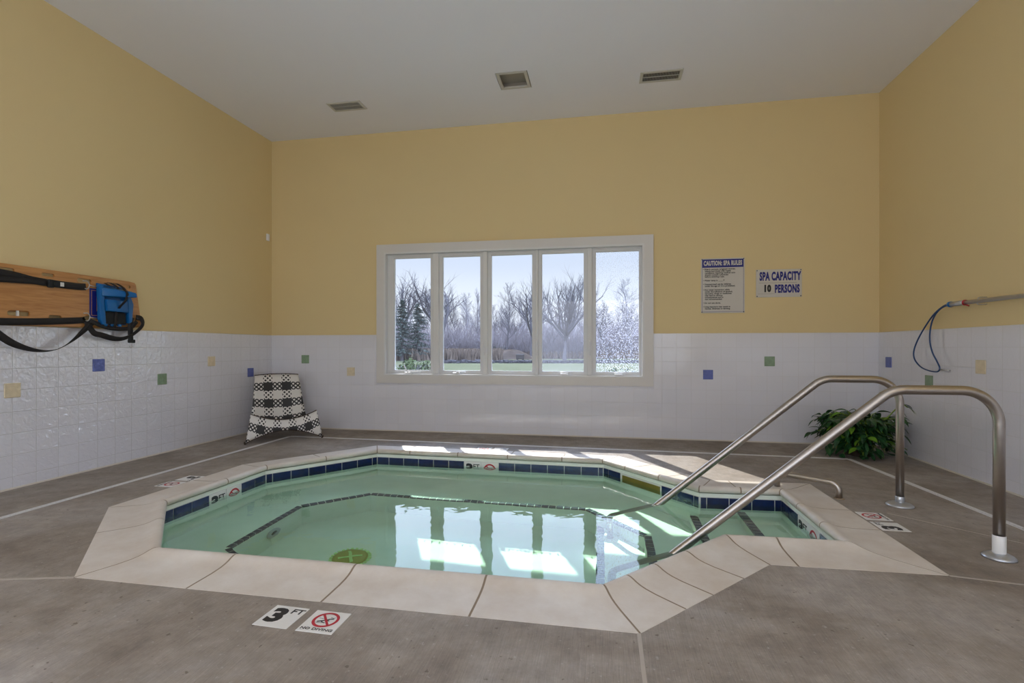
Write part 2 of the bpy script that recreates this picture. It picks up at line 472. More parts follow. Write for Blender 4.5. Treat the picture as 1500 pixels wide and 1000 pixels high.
def spline(pts, per=6):
    """Catmull-Rom through the points"""
    P = [Vector(p) for p in pts]
    P = [P[0] * 2 - P[1]] + P + [P[-1] * 2 - P[-2]]
    out = []
    for i in range(1, len(P) - 2):
        for k in range(per):
            t = k / per
            a, b, c, d = P[i - 1], P[i], P[i + 1], P[i + 2]
            out.append(.5 * ((2 * b) + (c - a) * t + (2 * a - 5 * b + 4 * c - d) * t * t + (3 * b - a - 3 * c + d) * t ** 3))
    out.append(P[-2])
    return out


def lathe(bm, prof, n=24, mtx=None, cap=True):
    rings = []
    for r, z in prof:
        ring = []
        for k in range(n):
            p = Vector((r * cos(2 * pi * k / n), r * sin(2 * pi * k / n), z))
            ring.append(bm.verts.new(mtx @ p if mtx else p))
        rings.append(ring)
    for a, b in zip(rings, rings[1:]):
        for k in range(n):
            bm.faces.new((a[k], a[(k + 1) % n], b[(k + 1) % n], b[k]))
    if cap:
        bm.faces.new(rings[0][::-1]); bm.faces.new(rings[-1])


def obj(name, bm, m, parent=None, smooth=False, loc=None):
    me = bpy.data.meshes.new(name)
    if smooth is not False and smooth is not True:
        for e in bm.edges:
            if len(e.link_faces) == 2 and e.calc_face_angle(0) > radians(smooth): e.smooth = False
        for f in bm.faces: f.smooth = True
    elif smooth:
        for f in bm.faces: f.smooth = True
    bm.normal_update()
    bm.to_mesh(me); bm.free()
    o = bpy.data.objects.new(name, me)
    if m is not None: me.materials.append(m)
    COL.objects.link(o)
    if loc is not None: o.location = loc
    if parent is not None: o.parent = parent
    return o


def tag(o, label=None, cat=None, group=None, kind=None):
    if label: o['label'] = label
    if cat: o['category'] = cat
    if group: o['group'] = group
    if kind: o['kind'] = kind
    return o


def thing(name, label, cat, loc=(0, 0, 0), rz=0., group=None, kind=None):
    o = bpy.data.objects.new(name, None)
    o.empty_display_size = .1
    o.location = loc; o.rotation_euler = (0, 0, rz)
    COL.objects.link(o)
    return tag(o, label, cat, group, kind)


def copy_tree(o, parent=None):
    c = o.copy(); COL.objects.link(c); c.parent = parent
    for ch in o.children: copy_tree(ch, c)
    return c


def text_obj(name, body, size, m, parent, mtx, bold=0., align='CENTER', sx=1., th=.0006, space=1., line=1.):
    """lettering as a thin mesh; the text's own plane is XY, mtx places it"""
    cu = bpy.data.curves.new(name, 'FONT')
    cu.body = body; cu.size = size; cu.align_x = align; cu.align_y = 'CENTER' if align == 'CENTER' else 'TOP'
    cu.offset = bold; cu.extrude = th; cu.space_character = space; cu.space_line = line
    cu.resolution_u = 3
    t = bpy.data.objects.new('tmp', cu); COL.objects.link(t)
    dg = bpy.context.evaluated_depsgraph_get()
    me = bpy.data.meshes.new_from_object(t.evaluated_get(dg))
    bpy.data.objects.remove(t); bpy.data.curves.remove(cu)
    me.transform(mtx @ Matrix.Diagonal((sx, 1, 1, 1)))
    me.materials.clear(); me.materials.append(m)
    me.name = name
    o = bpy.data.objects.new(name, me); COL.objects.link(o)
    o.parent = parent
    return o


def frame_mtx(origin, ux, uy):
    ux, uy = Vector(ux).normalized(), Vector(uy).normalized()
    uz = ux.cross(uy)
    m = Matrix((ux, uy, uz)).transposed().to_4x4()
    m.translation = Vector(origin)
    return m


# ------------------------------------------------------------------ pool outline
LIP = [(-2.263, 2.226), (.002, 2.220), (.660, 2.938), (1.275, 2.955), (1.272, 3.960),
       (.700, 3.935), (0., 4.742), (-2.260, 4.803), (-2.907, 3.962), (-2.920, 2.932)]   # CCW: A B C D E F G H I J
LIPV = [Vector((x, y)) for x, y in LIP]


def offset_poly(P, t):
    """positive t grows the outline"""
    n = len(P); out = []
    for i in range(n):
        a, b, c = P[i - 1], P[i], P[(i + 1) % n]
        d1, d2 = (b - a).normalized(), (c - b).normalized()
        n1, n2 = Vector((d1.y, -d1.x)), Vector((d2.y, -d2.x))
        m = (n1 + n2); m = m / (m.dot(n1))
        out.append(b + m * t)
    return out


OUT = offset_poly(LIPV, .30)

# ------------------------------------------------------------------ setting: floor
HOLE = offset_poly(LIPV, .27)


def build_floor():
    bm = bm_new()
    X0, X1, Y0, Y1 = XL - .1, XR + .1, YF - .1, YB + .1
    top = [bm.verts.new((p.x, p.y, 0)) for p in HOLE]
    c = [bm.verts.new((x, y, 0)) for x, y in ((X0, Y0), (X1, Y0), (X1, Y1), (X0, Y1))]
    ed = [bm.edges.new((top[i], top[(i + 1) % len(top)])) for i in range(len(top))]
    ed += [bm.edges.new((c[i], c[(i + 1) % 4])) for i in range(4)]
    bmesh.ops.triangle_fill(bm, edges=ed, use_beauty=True, use_dissolve=False)
    bmesh.ops.recalc_face_normals(bm, faces=bm.faces)
    for f in list(bm.faces):
        f.normal_update()
        if f.normal.z < 0: f.normal_flip()
    r = bmesh.ops.extrude_face_region(bm, geom=list(bm.faces))
    for v in r['geom']:
        if isinstance(v, bmesh.types.BMVert): v.co.z -= .12
    bmesh.ops.recalc_face_normals(bm, faces=bm.faces)
    return bm


floor = tag(obj('floor', build_floor(), M_CONC), 'brown grey broomed concrete deck around the spa', 'floor', kind='structure')
# construction joints in the slab
bm = bm_new()


def strip(bm, a, b, w, z0, z1):
    a, b = Vector(a), Vector(b)
    d = (b - a).normalized(); n = Vector((-d.y, d.x)) * w / 2
    prism(bm, [a - n, b - n, b + n, a + n], z0, z1)


strip(bm, (OUT[0].x, OUT[0].y), (-4.34, 1.45), .016, -.004, .0015)
strip(bm, (OUT[1].x - .005, OUT[1].y), (.115, -3.5), .014, -.004, .0015)
strip(bm, (OUT[3].x, OUT[3].y), (2.91, 2.45), .012, -.004, .0015)
strip(bm, (1.78, 3.60), (2.36, 3.05), .006, -.004, .0012)
obj('slab_joint', bm, M_JOINT, floor)

# ------------------------------------------------------------------ setting: walls and ceiling
WX0, WX1, WZ0, WZ1 = -2.745, .462, .708, 2.262     # window opening
TH = .17


def wall_side(name, x0, x1, label):
    bm = bm_new(); box(bm, (x0, YF, 0), (x1, YB, ZC))
    return tag(obj(name, bm, M_YELLOW), label, 'wall', kind='structure')


wall_left = wall_side('wall_left', XL - .15, XL, 'yellow left wall above white tile, holding the rescue board')
wall_right = wall_side('wall_right', XR, XR + .15, 'yellow right wall above white tile, holding the long pole')
bm = bm_new()
for lo, hi in (((XL - .15, 0), (WX0, ZC)), ((WX1, 0), (XR + .15, ZC)), ((WX0, 0), (WX1, WZ0)), ((WX0, WZ1), (WX1, ZC))):
    box(bm, (lo[0], YB, lo[1]), (hi[0], YB + TH, hi[1]))
wall_back = tag(obj('wall_back', bm, M_YELLOW), 'yellow back wall with the five pane window and two signs', 'wall', kind='structure')
# front wall behind the camera, with a broad opening to daylight
bm = bm_new()
FX0, FX1, FZ0, FZ1 = XL + .5, XR - .4, .35, 3.1
for lo, hi in (((XL - .15, 0), (FX0, ZC)), ((FX1, 0), (XR + .15, ZC)), ((FX0, 0), (FX1, FZ0)), ((FX0, FZ1), (FX1, ZC))):
    box(bm, (lo[0], YF - .15, lo[1]), (hi[0], YF, hi[1]))
wall_front = tag(obj('wall_front', bm, M_YELLOW), 'yellow front wall with a broad opening, behind the viewer', 'wall', kind='structure')

# tiled wainscots
bm = bm_new(); box(bm, (XL, YF, 0), (XL + .008, YB, ZT)); obj('tile_wainscot', bm, M_TILE_L, wall_left)['label'] = 'white glazed wall tile'
bm = bm_new(); box(bm, (XR - .008, YF, 0), (XR, YB, ZT)); obj('tile_wainscot', bm, M_TILE_R, wall_right)['label'] = 'white glazed wall tile'
bm = bm_new()
for x0, x1, z0, z1 in ((XL + .008, WX0, 0, ZT), (WX1, XR - .008, 0, ZT), (WX0, WX1, 0, WZ0)):
    box(bm, (x0, YB - .008, z0), (x1, YB, z1))
obj('tile_wainscot', bm, M_TILE_B, wall_back)['label'] = 'white glazed wall tile'

ACC = {'blue': mat('blue_accent_tile', (.10, .13, .40), .12, var=.35, scale=30, bump=.25, bscale=30),
       'green': mat('green_accent_tile', (.22, .32, .20), .12, var=.25, scale=30, bump=.25, bscale=30),
       'beige': mat('beige_accent_tile', (.68, .58, .40), .12, var=.15, scale=30, bump=.25, bscale=30)}


def accent(wall, c, u, z):
    bm = bm_new(); h = .054
    if wall is wall_left: box(bm, (XL + .006, u - h, z - h), (XL + .014, u + h, z + h))
    elif wall is wall_right: box(bm, (XR - .014, u - h, z - h), (XR - .006, u + h, z + h))
    else: box(bm, (u - h, YB - .014, z - h), (u + h, YB - .006, z + h))
    bevel_all(bm, .003, 1)
    obj('accent_tile', bm, ACC[c], wall)['label'] = c + ' accent tile'


for c, u, z in (('beige', 3.045, .737), ('blue', 3.70, .903), ('green', 4.345, .742), ('beige', 4.99, .903), ('blue', 5.63, .748)): accent(wall_left, c, u, z)
for c, u, z in (('green', -3.85, .905), ('beige', -3.206, .748), ('blue', 1.166, .75), ('green', 1.816, .904)): accent(wall_back, c, u, z)
for c, u, z in (('blue', 5.85, .905), ('green', 5.19, .750), ('beige', 4.55, .905)): accent(wall_right, c, u, z)

for nm, lo, hi in (('baseboard_left', (XL + .008, YF, 0), (XL + .016, YB - .008, .012)), ('baseboard_right', (XR - .016, YF, 0), (XR - .008, YB - .008, .012)),
                   ('baseboard_back', (XL + .008, YB - .016, 0), (XR - .008, YB - .008, .012))):
    bm = bm_new(); box(bm, lo, hi)
    tag(obj(nm, bm, M_CAULK), 'thin beige bead along the foot of the ' + nm.split('_')[1] + ' wall', 'baseboard', kind='structure')

LX0, LX1, LY0, LY1 = -1.072, -.745, 4.940, 5.276     # hole for the ceiling fixture
bm = bm_new()
for x0, y0, x1, y1 in ((XL - .15, YF - .15, LX0, YB + TH), (LX1, YF - .15, XR + .15, YB + TH), (LX0, YF - .15, LX1, LY0), (LX0, LY1, LX1, YB + TH)):
    box(bm, (x0, y0, ZC), (x1, y1, ZC + .12))
tag(obj('ceiling', bm, M_CEIL), 'flat pale grey ceiling with two vents and one square fixture', 'ceiling', kind='structure')

# roof eave outside, over the window
bm = bm_new(); box(bm, (XL - .6, YB + TH + .002, 2.70), (XR + .8, 7.41, 2.82))
tag(obj('trim_1', bm, M_SIDING), 'eave board above the outside of the window', 'trim', kind='structure')

# ------------------------------------------------------------------ window
win = tag(bpy.data.objects.new('window_1', None), 'white five pane window looking out on woods and lawn', 'window', kind='structure')
COL.objects.link(win); win.location = ((WX0 + WX1) / 2, YB, WZ0)
wi = win.matrix_basis.inverted()


def wobj(name, bm, m, parent=win, smooth=False):
    if parent is win: bm.transform(Matrix.Translation(-win.location))
    else: bm.transform(Matrix.Translation(-win.location))
    return obj(name, bm, m, parent, smooth)


bm = bm_new()
cy0, cy1 = YB - .030, YB - .002
ox0, ox1, oz0, oz1 = -2.844, .566, .609, 2.362
poly = [(ox0, oz0), (ox1, oz0), (ox1, oz1), (ox0, oz1)]
inn = [(WX0, WZ0), (WX1, WZ0), (WX1, WZ1), (WX0, WZ1)]
for i in range(4):
    j = (i + 1) % 4
    q = [poly[i], poly[j], inn[j], inn[i]]
    a = [bm.verts.new((x, cy0, z)) for x, z in q]; b = [bm.verts.new((x, cy1, z)) for x, z in q]
    bm.faces.new(a); bm.faces.new(b[::-1])
    for k in range(4): bm.faces.new((a[k], b[k], b[(k + 1) % 4], a[(k + 1) % 4]))
bmesh.ops.recalc_face_normals(bm, faces=bm.faces)
wobj('casing', bm, M_WHITE)
bm = bm_new()   # jamb lining
jy0, jy1 = YB - .030, YB + TH
box(bm, (WX0, jy0, WZ0), (WX0 + .022, jy1, WZ1)); box(bm, (WX1 - .022, jy0, WZ0), (WX1, jy1, WZ1))
box(bm, (WX0 + .022, jy0, WZ1 - .022), (WX1 - .022, jy1, WZ1)); box(bm, (WX0 + .022, jy0, WZ0), (WX1 - .022, jy1, WZ0 + .016))
wobj('jamb', bm, M_SASH)
PANES = [(-2.640, -2.145), (-1.995, -1.500), (-1.370, -.850), (-.743, -.227), (-.098, .416)]
PZ0, PZ1 = .762, 2.200
SY0, SY1 = YB + .045, YB + .095
for i in range(4):      # mullion posts
    a, b = PANES[i][1] + .038, PANES[i + 1][0] - .038
    bm = bm_new(); box(bm, (a, YB + .012, WZ0 + .016), (b, YB + .12, WZ1 - .022)); bevel_all(bm, .003, 1)
    wobj('mullion', bm, M_SASH)
for i, (a, b) in enumerate(PANES):
    lft = WX0 + .022 if i == 0 else a - .038
    rgt = WX1 - .022 if i == 4 else b + .038
    bm = bm_new()
    for lo, hi in (((lft, WZ0 + .016), (a, WZ1 - .022)), ((b, WZ0 + .016), (rgt, WZ1 - .022)), ((a, WZ0 + .016), (b, PZ0)), ((a, PZ1), (b, WZ1 - .022))):
        box(bm, (lo[0], SY0, lo[1]), (hi[0], SY1, hi[1]))
    # glazing bead
    for lo, hi in (((a, PZ0), (a + .008, PZ1)), ((b - .008, PZ0), (b, PZ1)), ((a + .008, PZ0), (b - .008, PZ0 + .008)), ((a + .008, PZ1 - .008), (b - .008, PZ1))):
        box(bm, (lo[0], SY0 + .012, lo[1]), (hi[0], SY1 - .012, hi[1]))
    sash = wobj('sash', bm, M_SASH)
    bm = bm_new(); box(bm, (a + .002, SY0 + .024, PZ0 + .002), (b - .002, SY0 + .028, PZ1 - .002))
    pane = wobj('glass_pane', bm, (M_GLASS, M_GLASS, M_GLASS, M_GLASS_MID, M_GLASS_DROP)[i], sash)
    if i == 4: pane['label'] = 'glass spattered with water drops'
    if i != 2:          # casement crank on the sill rail
        cx = {0: a + .20, 1: a + .19, 3: a + .28, 4: a + .27}[i]
        bm = bm_new()
        box(bm, (cx - .045, SY0 - .034, WZ0 + .017), (cx + .045, SY0 - .001, WZ0 + .040)); bevel_all(bm, .005, 2)
        arm = {0: [(cx, SY0 - .03, WZ0 + .04), (cx - .02, SY0 - .045, WZ0 + .075), (cx - .05, SY0 - .05, WZ0 + .135)],
               1: [(cx, SY0 - .03, WZ0 + .04), (cx + .05, SY0 - .04, WZ0 + .05), (cx + .12, SY0 - .04, WZ0 + .048)]}.get(
               i, [(cx - .05, SY0 - .035, WZ0 + .05), (cx, SY0 - .04, WZ0 + .052), (cx + .05, SY0 - .038, WZ0 + .046)])
        sweep(bm, arm, .007, 8)
        if i == 0:
            box(bm, (cx + .03, SY0 - .03, WZ0 + .035), (cx + .16, SY0 - .015, WZ0 + .046))
        wobj('crank_handle', bm, M_WPLAST, sash, 40)
for i in (1, 2, 3):     # casement lock levers on the posts
    xx = (PANES[i][1] + PANES[i + 1][0]) / 2 + (-.02 if i == 1 else .0)
    bm = bm_new()
    box(bm, (xx - .008, YB + .001, .98), (xx + .008, YB + .011, 1.14)); bevel_all(bm, .003, 1)
    sweep(bm, spline([(xx, YB + .004, 1.13), (xx + .006, YB - .012, 1.07), (xx + .012, YB - .016, 1.0), (xx + .008, YB - .004, .965)], 4), .005, 6)
    wobj('sash_lock', bm, M_SASH, win, 40)

# ------------------------------------------------------------------ the spa: coping, basin, tiles
spa = thing('spa_pool', 'sunken ten sided spa with cream stone coping and navy waterline tile', 'spa', (-.9, 3.45, 0))
SPAL = Matrix.Translation((.9, -3.45, 0))


def pobj(name, bm, m, parent=spa, smooth=False):
    bm.transform(SPAL)
    return obj(name, bm, m, parent, smooth)


PROFILE = [(.300, -.02), (.300, .0015), (.22, .002), (.15, .003), (.10, .0065), (.07, .0115), (.048, .018), (.030, .0255), (.014, .0305), (0, .0315),
           (-.012, .028), (-.020, .019), (-.0225, .007), (-.020, -.005), (-.012, -.014), (.004, -.018), (.03, -.020)]
# joints along every side, as fractions of the lip side
JOINTS = {0: [.205, .49, .77], 1: [.16, .36, .62], 2: [.42], 3: [.30, .66], 4: [.5], 5: [.36, .72], 6: [.17, .40, .62, .84], 7: [.5], 8: [.45], 9: [.45]}


def side_pt(i, u, t):
    n = len(LIPV)
    P = offset_poly(LIPV, t)
    a, b = P[i], P[(i + 1) % n]
    return a, b


OFFS = {t: offset_poly(LIPV, t) for t in {p[0] for p in PROFILE} | {.0}}
n = len(LIPV)
for i in range(n):
    cuts = [0] + JOINTS[i] + [1]
    L0, L1 = LIPV[i], LIPV[(i + 1) % n]
    d = (L1 - L0).normalized()
    slen = (L1 - L0).length
    for k in range(len(cuts) - 1):
        bm = bm_new()
        ends = []
        for e in (0, 1):
            u = cuts[k + e]
            ring = []
            for t, z in PROFILE:
                a, b = OFFS[t][i], OFFS[t][(i + 1) % n]
                if u in (0, 1): p = (a if u == 0 else b).copy()
                else:
                    p = L0 + d * (slen * u)
                    nn = Vector((d.y, -d.x)); p = p + nn * t
                p += d * (.005 if e == 0 else -.005)
                ring.append(bm.verts.new((p.x, p.y, z)))
            ends.append(ring)
        for q in range(len(PROFILE) - 1):
            bm.faces.new((ends[0][q], ends[0][q + 1], ends[1][q + 1], ends[1][q]))
        bm.faces.new(ends[0][::-1]); bm.faces.new(ends[1])
        bmesh.ops.recalc_face_normals(bm, faces=bm.faces)
        pobj('coping_stone', bm, M_STONE, smooth=35)
# grout bed under the stones
bm = bm_new()
bed = [(t * .955 if t < 0 else t - (.004 if t == .300 else 0), z - .0009) for t, z in PROFILE[:-3]] + [(.01, -.014)]
for q in range(len(bed) - 1):
    P, Q = offset_poly(LIPV, bed[q][0]), offset_poly(LIPV, bed[q + 1][0])
    for i in range(n):
        j = (i + 1) % n
        vs = [bm.verts.new((p.x, p.y, z)) for p, z in ((P[i], bed[q][1]), (P[j], bed[q][1]), (Q[j], bed[q + 1][1]), (Q[i], bed[q + 1][1]))]
        bm.faces.new(vs)
bmesh.ops.remove_doubles(bm, verts=bm.verts, dist=1e-5)
bmesh.ops.recalc_face_normals(bm, faces=bm.faces)
pobj('grout_bed', bm, M_GROUT, smooth=35)

# basin shell
B_OCT = [(-2.03, 2.72), (-.143, 2.715), (.285, 3.20), (.285, 3.70), (-.143, 4.165), (-2.035, 4.20), (-2.45, 3.79), (-2.44, 2.97)]
BV = [Vector(p) for p in B_OCT]
A, B, C, D, E, F, G, H, I, J = LIPV
ZBENCH, ZFLOOR, ZSTEP = -.60, -1.02, -.82
bm = bm_new()
for i in range(n):      # outer walls, with thickness behind them
    p, q = LIPV[i], LIPV[(i + 1) % n]
    po, qo = OFFS[.03][i], OFFS[.03][(i + 1) % n]
    prism(bm, [po, qo, q, p], ZFLOOR - .05, -.022)
prism(bm, [OFFS[.03][i] for i in range(n)], ZFLOOR - .05, ZFLOOR)
a8 = [A, B, C, F, G, H, I, J]
b8 = [BV[0], BV[1], BV[2], BV[3], BV[4], BV[5], BV[6], BV[7]]
for i in range(8):
    j = (i + 1) % 8
    prism(bm, [a8[i], a8[j], b8[j], b8[i]], ZFLOOR, ZBENCH)
XS4 = -.045
prism(bm, [Vector((XS4, 2.826)), BV[2], BV[3], Vector((XS4, 4.058))], ZFLOOR, ZSTEP)
X2, X1 = .640, .965
prism(bm, [Vector((X2, 2.92)), Vector((1.275, 2.955)), Vector((1.272, 3.96)), Vector((X2, 4.0))], ZBENCH, -.42)
prism(bm, [Vector((X1, 2.946)), Vector((1.275, 2.955)), Vector((1.272, 3.96)), Vector((X1, 3.947))], -.42, -.25)
bmesh.ops.recalc_face_normals(bm, faces=bm.faces)
basin = pobj('basin', bm, M_PLASTER)


def edge_tiles(name, a, b, z, w=.05, pitch=.056, inward=None):
    """row of small dark tiles along a step edge a-b; inward = side the tread lies on"""
    a, b = Vector(a), Vector(b)
    d = (b - a); Ls = d.length; d.normalize()
    nn = Vector((-d.y, d.x))
    if inward is not None and nn.dot(Vector(inward)) < 0: nn = -nn
    bm = bm_new()
    k = max(1, int(Ls / pitch)); pt = Ls / k
    for i in range(k):
        s, e = a + d * (i * pt + .003), a + d * ((i + 1) * pt - .003)
        q = [s - nn * .003, e - nn * .003, e + nn * w, s + nn * w]
        if (q[1] - q[0]).cross(q[2] - q[1]) < 0: q = q[::-1]
        prism(bm, q, z - .030, z + .003)
    bmesh.ops.recalc_face_normals(bm, faces=bm.faces)
    return pobj(name, bm, M_BLACKT)


cen = Vector((-1.0, 3.45))
for i in range(8):
    a, b = BV[i], BV[(i + 1) % 8]
    mid = (a + b) / 2
    edge_tiles('bench_edge_tiles', a, b, ZBENCH, .035 if i != 2 else .05, .060, mid - cen)
edge_tiles('step_edge_tiles', (XS4, 2.84), (XS4, 4.05), ZSTEP, .05, .056, (1, 0))
edge_tiles('step_edge_tiles', (X2, 2.945), (X2, 3.97), -.42, .05, .056, (1, 0))
edge_tiles('step_edge_tiles', (X1, 2.96), (X1, 3.94), -.25, .05, .056, (1, 0))

# waterline tile band
ZT0, ZT1 = -.205, -.053
TP = .158
special = {6: [(-1.340, -.995)], 8: [(3.325, 3.665)], 3: [(3.295, 3.640)], 5: [(.150, .460)]}
bmg = bm_new()
for i in range(n):
    a, b = LIPV[i], LIPV[(i + 1) % n]
    d = (b - a).normalized(); Ls = (b - a).length; nn = Vector((-d.y, d.x))    # nn points into the water
    prism(bmg, [a, b, b + nn * .0025, a + nn * .0025], ZT0 - .004, ZT1 + .004)
    m_ = Ls / 2; segs = []
    x = .006
    # blocks between the special stretches
    stops = []
    if i in special:
        ax = 1 if i in (8, 3) else 0
        for s0, s1 in special[i]:
            u0 = (s0 - a[ax]) / d[ax]; u1 = (s1 - a[ax]) / d[ax]
            stops.append((min(u0, u1), max(u0, u1)))
    free = []; cur = .004
    for s0, s1 in stops:
        free.append((cur, s0, 'r')); cur = s1
    free.append((cur, Ls - .004, 'l' if stops else 'c'))
    for s0, s1, mode in free:
        k = int((s1 - s0) / TP)
        rest = (s1 - s0) - k * TP
        pos = []
        if mode == 'r':      # full tiles against the marker, the cut one at the corner
            if rest > .03: pos.append((s0, s0 + rest))
            pos += [(s0 + rest + q * TP, s0 + rest + (q + 1) * TP) for q in range(k)]
        elif mode == 'l':
            pos += [(s0 + q * TP, s0 + (q + 1) * TP) for q in range(k)]
            if rest > .03: pos.append((s0 + k * TP, s1))
        else:
            h = rest / 2
            if h > .03: pos.append((s0, s0 + h))
            pos += [(s0 + h + q * TP, s0 + h + (q + 1) * TP) for q in range(k)]
            if h > .03: pos.append((s1 - h, s1))
        for q0, q1 in pos:
            s, e = a + d * (q0 + .003), a + d * (q1 - .003)
            bmt = bm_new(); prism(bmt, [s, e, e + nn * .006, s + nn * .006], ZT0, ZT1)
            bmesh.ops.recalc_face_normals(bmt, faces=bmt.faces)
            pobj('waterline_tile', bmt, M_NAVY)
bmesh.ops.recalc_face_normals(bmg, faces=bmg.faces)
pobj('tile_grout', bmg, M_WGROUT)


def no_diving_art(parent, mtx, r, with_text=True, text_drop=.062):
    """red ring with a bar and a small diving figure, drawn in the XY plane of mtx"""
    bm = bm_new()
    k = 40
    inner = [bm.verts.new(mtx @ Vector((.78 * r * cos(2 * pi * q / k), .78 * r * sin(2 * pi * q / k), .0006))) for q in range(k)]
    outer = [bm.verts.new(mtx @ Vector((r * cos(2 * pi * q / k), r * sin(2 * pi * q / k), .0006))) for q in range(k)]
    for q in range(k): bm.faces.new((inner[q], outer[q], outer[(q + 1) % k], inner[(q + 1) % k]))
    t = radians(128)
    u, v = Vector((cos(t), sin(t), 0)), Vector((-sin(t), cos(t), 0))
    w = .09 * r
    bm.faces.new([bm.verts.new(mtx @ (p + Vector((0, 0, .0009)))) for p in (-u * .82 * r - v * w, -u * .82 * r + v * w, u * .82 * r + v * w, u * .82 * r - v * w)])
    bmesh.ops.recalc_face_normals(bm, faces=bm.faces)
    obj('prohibition_ring', bm, M_RED, parent)
    bm = bm_new()

    def stroke(pts, ww):
        pts = [Vector((x * r, y * r, .0005)) for x, y in pts]
        for p, q in zip(pts, pts[1:]):
            dd = (q - p).normalized(); nn = Vector((-dd.y, dd.x, 0)) * ww * r
            bm.faces.new([bm.verts.new(mtx @ z) for z in (p - nn, q - nn, q + nn, p + nn)])
    stroke([(-.55, -.30), (-.25, -.18), (.05, -.02), (.3, .15), (.55, .22)], .075)
    stroke([(-.25, -.18), (-.1, -.35), (.12, -.4)], .05)
    stroke([(.05, -.02), (.35, -.12)], .045)
    stroke([(-.62, .16), (-.3, .12), (-.05, .2)], .022)
    stroke([(.2, .38), (.45, .32), (.62, .4)], .022)
    stroke([(-.6, -.42), (-.35, -.46), (-.1, -.42)], .022)
    obj('diver_figure', bm, M_INK, parent)
    if with_text:
        text_obj('lettering', 'NO DIVING', .021, M_INK, parent, mtx @ Matrix.Translation((0, -text_drop, .0003)), bold=.0002, sx=1.2)


def band_marker(i, u0, u1, kind):
    """white 3 FT or no-diving tile in the waterline band of side i"""
    a, b = LIPV[i], LIPV[(i + 1) % n]
    d = (b - a).normalized(); nn = Vector((-d.y, d.x))
    ax = 1 if i in (8, 3) else 0
    q0, q1 = sorted(((u0 - a[ax]) / d[ax], (u1 - a[ax]) / d[ax]))
    s, e = a + d * (q0 + .002), a + d * (q1 - .002)
    bm = bm_new(); prism(bm, [s, e, e + nn * .006, s + nn * .006], ZT0, ZT1); bmesh.ops.recalc_face_normals(bm, faces=bm.faces)
    t = pobj('depth_marker_tile' if kind == 3 else 'no_diving_tile', bm, M_MARK)
    t['label'] = 'white 3 FT tile at the waterline' if kind == 3 else 'white no diving tile at the waterline'
    m = (s + e) / 2 + nn * .0065
    mt = SPAL @ frame_mtx((m.x, m.y, (ZT0 + ZT1) / 2), (-d.x, -d.y, 0), (0, 0, 1))   # read from the water side
    if kind == 3:
        text_obj('numeral', '3', .135, M_INK, t, mt @ Matrix.Translation((-.03, 0, 0)), bold=.006, sx=1.15)
        text_obj('lettering', 'FT', .062, M_INK, t, mt @ Matrix.Translation((.038, .028, 0)), bold=.001)
    else:
        no_diving_art(t, mt, .062, False)


band_marker(6, -1.338, -1.172, 3); band_marker(6, -1.168, -.997, 0)
band_marker(8, 3.327, 3.494, 3); band_marker(8, 3.498, 3.664, 0)
band_marker(3, 3.638, 3.472, 3); band_marker(3, 3.468, 3.297, 0)
# skimmer mouth on the diagonal side
a, b = LIPV[5], LIPV[6]; d = (b - a).normalized(); nn = Vector((-d.y, d.x))
q0, q1 = sorted(((.450 - a.x) / d.x, (.165 - a.x) / d.x))
bm = bm_new(); prism(bm, [a + d * q0, a + d * q1, a + d * q1 + nn * .006, a + d * q0 + nn * .006], ZT0 + .01, ZT1 - .012); bmesh.ops.recalc_face_normals(bm, faces=bm.faces)
sk = pobj('skimmer_weir', bm, M_SKIM); sk['label'] = 'amber skimmer flap'
# main drain on the floor, jet on the bench riser
bm = bm_new(); lathe(bm, [(.125, 0), (.125, .012), (.10, .022), (.0, .026)], 32, Matrix.Translation((-1.79, 3.365, ZFLOOR)), True)
dr = pobj('main_drain', bm, M_DRAIN, smooth=40); dr['label'] = 'round olive drain cover with a pale cross'
bm = bm_new()
for t in (radians(30), radians(120)):
    mt = Matrix.Translation((-1.79, 3.365, ZFLOOR + .024)) @ Matrix.Rotation(t, 4, 'Z')
    box(bm, (-.085, -.011, 0), (.085, .011, .008), mt)
k = 26
for q in range(k):
    t = 2 * pi * q / k
    mt = Matrix.Translation((-1.79, 3.365, ZFLOOR)) @ Matrix.Rotation(t, 4, 'Z') @ Matrix.Translation((.137, 0, 0))
    box(bm, (-.013, -.009, 0), (.010, .009, .010), mt)
pobj('drain_cross', bm, M_DRAINL, dr)
bm = bm_new()
mt = Matrix.Translation((-2.445, 3.42, -.80)) @ Matrix.Rotation(radians(90), 4, 'Y')
lathe(bm, [(.075, -.002), (.075, .012), (.055, .022), (.035, .008), (.0, .008)], 24, mt)
jf = pobj('jet_fitting', bm, M_FLANGE, smooth=40)
bm = bm_new(); lathe(bm, [(.034, .005), (.034, .010), (.0, .010)], 20, mt); pobj('jet_nozzle', bm, M_SCREW, jf, smooth=40)

# water: its surface, reaching into the tile joints on every side
bm = bm_new()
wp = offset_poly(LIPV, .012)
for q_, (dx_, dy_) in {4: (.05, .22), 5: (.15, .24), 6: (.05, .26), 7: (-.1, .22), 8: (-.12, .1)}.items(): wp[q_] = wp[q_] + Vector((dx_, dy_))   # unseen margin added behind the far tiles so sunlight reaches the pool floor
bm.faces.new([bm.verts.new((p.x, p.y, WZ)) for p in wp])
bm.transform(SPAL)
water = obj('spa_water', bm, M_WATER, loc=(-.9, 3.45, 0), smooth=True)
tag(water, 'clear green water filling the spa', 'water', kind='stuff')


